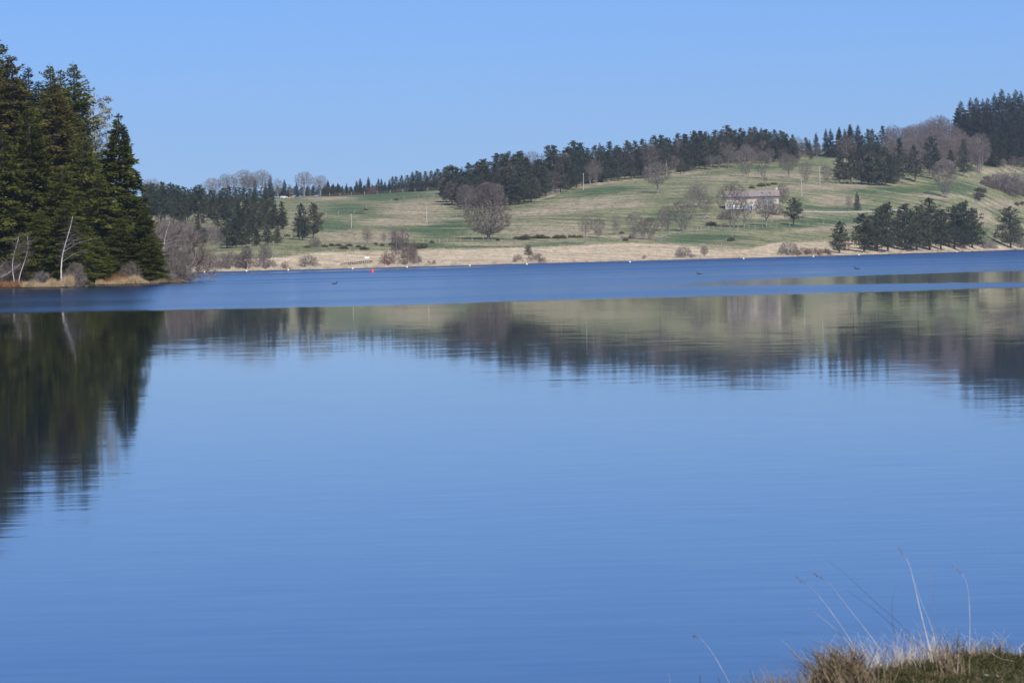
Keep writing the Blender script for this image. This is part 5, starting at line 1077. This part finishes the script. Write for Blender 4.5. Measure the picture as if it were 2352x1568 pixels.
# ------------------------------------------------------------------ buoys and water birds
BU = [(470, 626.0), (566, 622.8), (662, 620.6), (810, 617.2), (935, 613.6), (1079, 610.2), (1210, 607.2), (1447, 602.0), (1708, 594.6), (1868, 589.6), (1973, 585.8), (2198, 578.6)]
bm_ = MB().lathe([(.03, -.16), (.12, -.14), (.19, -.04), (.20, .04), (.185, .12), (.13, .20), (.06, .235), (.055, .27), (.01, .275)], 16).mesh('buoy_float', M['buoy'], True)
bc_ = MB().lathe([(.02, .0), (.055, 0.0), (.055, .03), (.02, .035)], 10).mesh('buoy_ring', M['steel'], True)
ords = ['first', 'second', 'third', 'fourth', 'fifth', 'sixth', 'seventh', 'eighth', 'ninth', 'tenth', 'eleventh', 'last']
for k, (x, y) in enumerate(BU):
    p = W(x, y + .8); p.z = .05; shoreD = np.interp(x, pxs, Dg[:, 3]) * KD; p = p * min(1, (shoreD - 6) / p.y); p.z = .06
    t = empty('buoy', p, scale=(1.15,) * 3, label=f'{ords[k]} pale yellow buoy from the left along the far shore', category='buoy', group='pale buoys along the far shore')
    obj('float', bm_, t); rg = obj('ring', bc_, t); rg.location = (0, 0, .28)
p = W(855.5, 626); t = empty('buoy', (p.x, p.y, 0), scale=(1.1,) * 3, label='red conical buoy, the only red one', category='buoy')
MB().lathe([(.05, -.2), (.24, -.15), (.29, .0), (.28, .14), (.17, .36), (.12, .52), (.06, .58), (.01, .6)], 20).build('float', M['red_buoy'], t, True)
MB().lathe([(.02, .6), (.06, .6), (.06, .63), (.02, .64)], 10).build('ring', M['steel'], t, True)
def bird(x, y, label, s=1.0, rz=0.0):
    p = W(x, y); sp_ = [(-.30, .07, .012), (-.25, .06, .035), (-.17, .045, .07), (-.05, .03, .10), (.08, .03, .10), (.15, .06, .075), (.185, .11, .04), (.195, .17, .028), (.20, .23, .026), (.215, .265, .036), (.245, .27, .034), (.275, .262, .016), (.33, .252, .004)]
    bm = bmesh.new(); rings = []
    for i, (X, Z, r_) in enumerate(sp_):
        a = Vector((sp_[max(i - 1, 0)][0], 0, sp_[max(i - 1, 0)][1])); b = Vector((sp_[min(i + 1, len(sp_) - 1)][0], 0, sp_[min(i + 1, len(sp_) - 1)][1])); tg = (b - a).normalized(); up = Vector((0, 1, 0)); s2 = tg.cross(up)
        rings.append([bm.verts.new(Vector((X, 0, Z)) + up * math.cos(k * math.pi / 5) * r_ * 1.1 + s2 * math.sin(k * math.pi / 5) * r_) for k in range(10)])
    for a, b in zip(rings, rings[1:]):
        for k in range(10): bm.faces.new((a[k], a[(k + 1) % 10], b[(k + 1) % 10], b[k]))
    bm.faces.new(rings[0]); bm.faces.new(rings[-1]); bmesh.ops.recalc_face_normals(bm, faces=bm.faces)
    me = bpy.data.meshes.new('water_bird'); bm.to_mesh(me); bm.free(); me.materials.append(M['bird']); me.polygons.foreach_set('use_smooth', [True] * len(me.polygons))
    o_ = obj('water_bird', me, label=label, category='bird', group='dark birds on the lake'); o_.location = (p.x, p.y, -.01); o_.scale = (s,) * 3; o_.rotation_euler = (0, 0, rz)
bird(769, 652, 'dark water bird with upright neck near the wooded point', 1.0)
bird(1606, 630, 'dark water bird on the rippled water below the farmhouse', 1.0, 2.7)
bird(1968, 618, 'dark water bird farthest right, near the right shore pines', 1.15, 3.0)

# ------------------------------------------------------------------ the near bank at the bottom right
CR = [(1250, 1720, 5.6), (1450, 1680, 6.2), (1600, 1640, 6.6), (1740, 1592, 7.0), (1830, 1578, 7.2), (1880, 1562, 7.4), (1960, 1548, 7.6), (2040, 1536, 7.8), (2120, 1520, 8.0), (2200, 1506, 8.2), (2280, 1500, 8.35), (2352, 1508, 8.5), (2440, 1508, 8.7), (2600, 1505, 9.0), (3000, 1500, 9.6)]
crx = np.linspace(1250, 3000, 150); cpt = np.array([tuple(P(x, np.interp(x, [c[0] for c in CR], [c[1] for c in CR]) + 2.2 * math.sin(x * .09) + 1.5 * math.sin(x * .23), np.interp(x, [c[0] for c in CR], [c[2] for c in CR]))) for x in crx])
rows = []
for f in np.linspace(0, 1, 34):
    b = cpt.copy(); tgt = np.stack([cpt[:, 0] * .9 + .1, np.full(len(cpt), 1.2), np.full(len(cpt), .82)], 1)
    b = b * (1 - f) + tgt * f; b[:, 2] += -.10 * math.sin(f * math.pi) + fbm(b[:, 0], b[:, 1], 5.0, 8) * .012 * min(1, f * 6); rows.append(b)
rows = rows[::-1]
for dy, dz in [(.12, -.02), (.3, -.12), (.5, -.3), (.75, -.6), (1.1, -.95), (1.8, -1.2), (3.0, -1.6)]:
    b = cpt.copy(); b[:, 1] += dy; b[:, 2] += dz; rows.append(b)
BVv = np.array(rows); nr, nc = BVv.shape[:2]; ii = (np.arange(nr - 1)[:, None] * nc + np.arange(nc - 1)[None]).ravel()
M['bank'] = plain('bank_soil', (.085, .075, .04), .95, noise=.45, scale=12)
obj('near_bank', np_mesh('near_bank', BVv.reshape(-1, 3), np.stack([ii, ii + 1, ii + nc + 1, ii + nc], 1), M['bank'], True), kind='structure')
rng = np.random.default_rng(77)
def bank_spots(n, xr, fr, out=None):
    """random points on the bank top between picture columns xr, fr = share of the way from crest to camera"""
    res = []
    for _ in range(n):
        k = np.interp(rng.uniform(*xr), crx, np.arange(len(crx))); f = rng.uniform(*fr) ** 1.4; i = min((1 - f) * 33, 32.999); i0, k0 = int(i), min(int(k), len(crx) - 2); u_, w_ = i - i0, k - k0
        res.append((BVv[i0, k0] * (1 - u_) + BVv[i0 + 1, k0] * u_) * (1 - w_) + (BVv[i0, k0 + 1] * (1 - u_) + BVv[i0 + 1, k0 + 1] * u_) * w_)
    return np.array(res)
def grass(name, spots, L, Wd, mat, lean, curl, label, bias=(0, 0)):
    n = len(spots); d = np.c_[rng.normal(bias[0], lean, n), rng.normal(bias[1], lean, n), np.ones(n)]; d = nrm(d); l = rng.uniform(*L, n)[:, None]; sd_ = nrm(np.c_[rng.normal(0, .5, n), rng.normal(0, .3, n), np.zeros(n)] + [1, 0, 0]) * Wd
    bend = np.c_[rng.normal(0, curl, (n, 2)), -np.abs(rng.normal(0, curl, n)) * .6]
    p0 = spots + np.c_[rng.normal(0, .012, (n, 2)), np.full(n, -.01)]; p1 = p0 + d * l * .5; p2 = p0 + d * l * .85 + bend * l * .5; p3 = p2 + (d * .3 + bend) * l * .35
    V_ = np.stack([p0 - sd_, p0 + sd_, p1 + sd_ * .8, p1 - sd_ * .8, p2 + sd_ * .5, p2 - sd_ * .5, p3], 1).reshape(-1, 3); i = np.arange(n)[:, None] * 7
    F_ = np.concatenate([i + [[0, 1, 2]], i + [[0, 2, 3]], i + [[3, 2, 4]], i + [[3, 4, 5]], i + [[5, 4, 6]]], 1).reshape(-1, 3)
    return obj(name, np_mesh(name, V_, F_, M[mat]), label=label, category='grass', kind='stuff')
grass('short_grass', bank_spots(26000, (2000, 2460), (0, .30)), (.014, .045), .0016, 'green_grass', .5, .5, 'short green grass covering the near bank')
grass('short_grass', bank_spots(2500, (1900, 2120), (0, .2)), (.02, .06), .0016, 'green_grass', .6, .5, 'sparse green grass at the left of the near bank')
grass('dead_grass', bank_spots(9000, (1880, 2130), (0, .22)), (.015, .05), .0016, 'thatch', .9, .7, 'matted dead grass on the left of the near bank', (-.3, .2))
grass('dead_grass', bank_spots(5000, (2050, 2460), (0, .28)), (.02, .055), .0013, 'thatch', .9, .6, 'dead blades among the green grass of the near bank')
grass('dry_stems', bank_spots(150, (1880, 2280), (0, .03)), (.03, .12), .0010, 'thatch', .35, .35, 'thin dry stems along the crest of the near bank', (-.15, 0))
grass('dry_stems', bank_spots(120, (1740, 1960), (0, .03)), (.04, .14), .0011, 'thatch', .45, .35, 'thin dry stems at the left end of the near bank', (-.2, 0))
grass('dry_stems', bank_spots(520, (1880, 2300), (0, .04)), (.03, .13), .0007, 'thatch', .45, .5, 'wispy hair-thin dry stems over the near bank crest', (-.2, 0))
grass('dry_stems', bank_spots(200, (1900, 2330), (0, .03)), (.04, .19), .0006, 'stalk', .5, .5, 'wispy pale stems over the near bank crest', (-.25, 0))
grass('dry_stems', bank_spots(260, (1720, 1930), (0, .03)), (.04, .15), .0007, 'thatch', .5, .5, 'wispy hair-thin stems left of the tussock', (-.3, 0))
grass('dry_stems', bank_spots(420, (1890, 2180), (0, .03)), (.08, .24), .00045, 'stalk', .4, .5, 'finest pale wisps leaning left over the near bank', (-.45, 0))
grass('dry_stems', bank_spots(110, (2050, 2400), (0, .02)), (.04, .12), .0009, 'stalk', .4, .4, 'pale thin stems on the crest of the near bank', (-.2, 0))
grass('dry_stems', bank_spots(160, (2130, 2380), (0, .02)), (.03, .10), .0010, 'stalk_dark', .3, .3, 'dark thin stems on the crest of the near bank', (-.1, 0))
def tussock(x, f, n, L, label, lean=.22, bias=(-.25, 0), sp_=.05, mat='thatch'):
    c = BVv[int((1 - f) * 33), int(np.interp(x, crx, np.arange(len(crx))))]
    s = c + np.c_[rng.normal(0, sp_, (n, 2)), np.zeros(n)]; o_ = grass('grass_tussock', s, L, .0019, mat, lean, .35, label, bias)
    del o_['kind']; o_['category'] = 'grass tussock'
tussock(1940, .01, 620, (.10, .235), 'dense brown grass tussock at the left of the near bank', .26, (-.32, 0), .05)
tussock(2165, .01, 60, (.07, .22), 'upright tan grass tuft standing over the crest of the near bank', .2, (-.18, 0), .025)
tussock(1840, .01, 160, (.06, .14), 'small brown grass tuft left of the dense tussock', .5, (-.4, 0), .04)
def stalk(pix, D, r, label, mat='stalk', head=False):
    """one long stem through picture points, standing in depth on the bank"""
    pts = [P(x, y, D + .10 * i) for i, (x, y) in enumerate(pix)]; A = np.array([tuple(p) for p in pts]); t = np.linspace(0, len(A) - 1, 14)
    i0 = np.clip(t.astype(int), 0, len(A) - 2); f = t - i0; Am = np.concatenate([2 * A[:1] - A[1:2], A, 2 * A[-1:] - A[-2:-1]])
    p0, p1, p2, p3 = (Am[i0 + k] for k in range(4)); f = f[:, None]
    C = .5 * (2 * p1 + (p2 - p0) * f + (2 * p0 - 5 * p1 + 4 * p2 - p3) * f ** 2 + (3 * p1 - p0 - 3 * p2 + p3) * f ** 3)
    rr_ = np.linspace(r, r * .3, 14) * .72; o = Vector(C[0]); t_ = empty('grass_stalk', o, label=label, category='grass stalk', group='long dry stalks on the near bank')
    obj('stem', np_mesh('stalk_stem', *segs(C[:-1] - np.array(o), C[1:] - np.array(o), rr_[:-1], rr_[1:], 6), M[mat]), t_)
    if head:
        k = 40; u = rng.uniform(.82, 1, k); b = np.stack([np.interp(u * 13, np.arange(14), C[:, q_]) for q_ in range(3)], 1) - np.array(o); d = nrm(np.tile(C[-1] - C[-3], (k, 1))) + rng.normal(0, .35, (k, 3))
        obj('seed_head', np_mesh('seed_head', *cards(b, d, rng.uniform(.008, .02, k), np.full(k, .0012), rdir(rng, k)), M['thatch']), t_)
def z7(x, y): return ((1660 + x / 2.613) * .91875, (1350 + y / 2.613) * .91875)
ST = [([(1260, 745), (1180, 640), (1060, 530), (935, 437)], .0022, 'thick white straw leaning far left over the water', 'stalk', False), ([(1270, 745), (1185, 600), (1050, 410), (960, 310), (860, 238)], .0016, 'long pale stalk curving left behind the thick straw', 'stalk', True), ([(1420, 720), (1300, 560), (1180, 410), (1080, 280), (975, 212)], .0014, 'long pale stalk bending left in the middle of the tuft', 'stalk', True), ([(1760, 800), (1720, 640), (1665, 420), (1625, 240), (1590, 130), (1530, 45)], .0022, 'tallest white stalk rising over the bank', 'stalk', True), ([(1610, 660), (1500, 560), (1350, 430), (1240, 360), (1190, 320)], .0013, 'dark thin stalk bending left below the middle', 'stalk_dark', False), ([(1700, 740), (1560, 560), (1400, 420), (1270, 300), (1180, 215), (1080, 140)], .0013, 'dark long stalk leaning left across the water', 'stalk_dark', False), ([(1995, 740), (1998, 560), (1990, 350), (1960, 240), (1890, 165)], .0013, 'thin stalk with drooping seed head right of the tallest one', 'stalk', True), ([(2290, 790), (2180, 760), (2060, 670), (2030, 570)], .0015, 'bent white stalk lying over the right of the bank', 'stalk', False), ([(1440, 860), (1370, 770), (1310, 680)], .0017, 'short tan stalk in front of the bank middle', 'stalk', False), ([(1790, 760), (1745, 560), (1680, 400), (1640, 270)], .0013, 'thin pale stalk right beside the tallest one', 'stalk', False), ([(1640, 760), (1645, 690), (1632, 620)], .0014, 'short upright white stem in the middle of the bank', 'stalk', False), ([(440, 960), (400, 880), (320, 740), (240, 640), (190, 622)], .0013, 'lone curved stalk far left of the tussock', 'stalk', True), ([(1080, 700), (1010, 670), (900, 610), (780, 595)], .0011, 'faint stalk arching left above the tussock', 'thatch', False), ([(930, 800), (860, 740), (780, 660), (730, 632)], .0013, 'thin stalk leaning left beside the tussock', 'stalk', False), ([(1490, 420), (1500, 350), (1520, 290)], .0012, 'short dark stem tip over the water', 'stalk_dark', False), ([(1780, 720), (1770, 480), (1745, 260), (1740, 130)], .0009, 'hair-thin upright stem behind the tallest stalk', 'thatch', False)]
for pix, r, lb, mt_, hd in ST:
    if lb.startswith('short dark stem tip'): pix = [(1530, 780), (1500, 600)] + pix
    stalk([z7(*p) for p in pix], 7.9, r, lb, mt_, hd)
stalk([z7(238, 1000), z7(237, 940), z7(234, 878)], 7.2, .004, 'left one of two dark stubs at the bottom edge', 'stalk_dark'); stalk([z7(385, 1000), z7(365, 930), z7(350, 890)], 7.2, .003, 'right one of two dark stubs at the bottom edge', 'stalk_dark')
stalk([z7(45, 1000), z7(40, 930), z7(32, 870)], 7.2, .0012, 'tiny pale stem at the bottom edge left of the dark stubs', 'stalk')
for (zx, zy, s_, lb) in [(1990, 750, .0055, 'left one of two pale pebbles in the near grass'), (2095, 760, .0055, 'right one of two pale pebbles in the near grass')]:
    px_, py_ = (1950 + zx / 3.856) * .91875, (1500 + zy / 3.856) * .91875
    r_ = ray(px_, py_); hh = BVHTree.FromPolygons([tuple(p) for p in BVv.reshape(-1, 3)], [tuple(int(q_) for q_ in f) for f in np.stack([ii, ii + 1, ii + nc + 1, ii + nc], 1)]).ray_cast(CAMLOC, r_)[0]
    if hh:
        bm = bmesh.new(); bmesh.ops.create_icosphere(bm, subdivisions=3, radius=1)
        for q_ in bm.verts: q_.co *= 1 + .13 * math.sin(q_.co.x * 4 + zx) * math.cos(q_.co.y * 3)
        me = bpy.data.meshes.new('pebble'); bm.to_mesh(me); bm.free(); me.materials.append(M['stone_grey']); me.polygons.foreach_set('use_smooth', [True] * len(me.polygons))
        o_ = obj('pebble', me, label=lb, category='stone'); o_.location = hh + Vector((0, 0, .012)); o_.scale = (s_ * 1.3, s_, s_)

# ------------------------------------------------------------------ the air
hz_ = MB().box((0, 640, 62), (2600, 1600, 132)).mesh('haze', None) if False else None
bm = bmesh.new(); bmesh.ops.create_cube(bm, size=1.0); bmesh.ops.transform(bm, matrix=Matrix.Translation((0, 1700, 63)) @ Matrix.Diagonal((3400, 3900, 132, 1)), verts=bm.verts)
me = bpy.data.meshes.new('haze'); bm.to_mesh(me); bm.free()
hm = bpy.data.materials.new('thin_haze'); hm.use_nodes = True; hn = hm.node_tree; hn.nodes.clear()
pvn = hn.nodes.new('ShaderNodeVolumePrincipled'); pvn.inputs['Color'].default_value = (.80, .89, 1, 1); pvn.inputs['Density'].default_value = .00006; pvn.inputs['Anisotropy'].default_value = .2
ho = hn.nodes.new('ShaderNodeOutputMaterial'); hn.links.new(pvn.outputs[0], ho.inputs['Volume']); me.materials.append(hm)
obj('haze', me, kind='stuff', label='thin bluish haze over the lake and hills', category='haze')
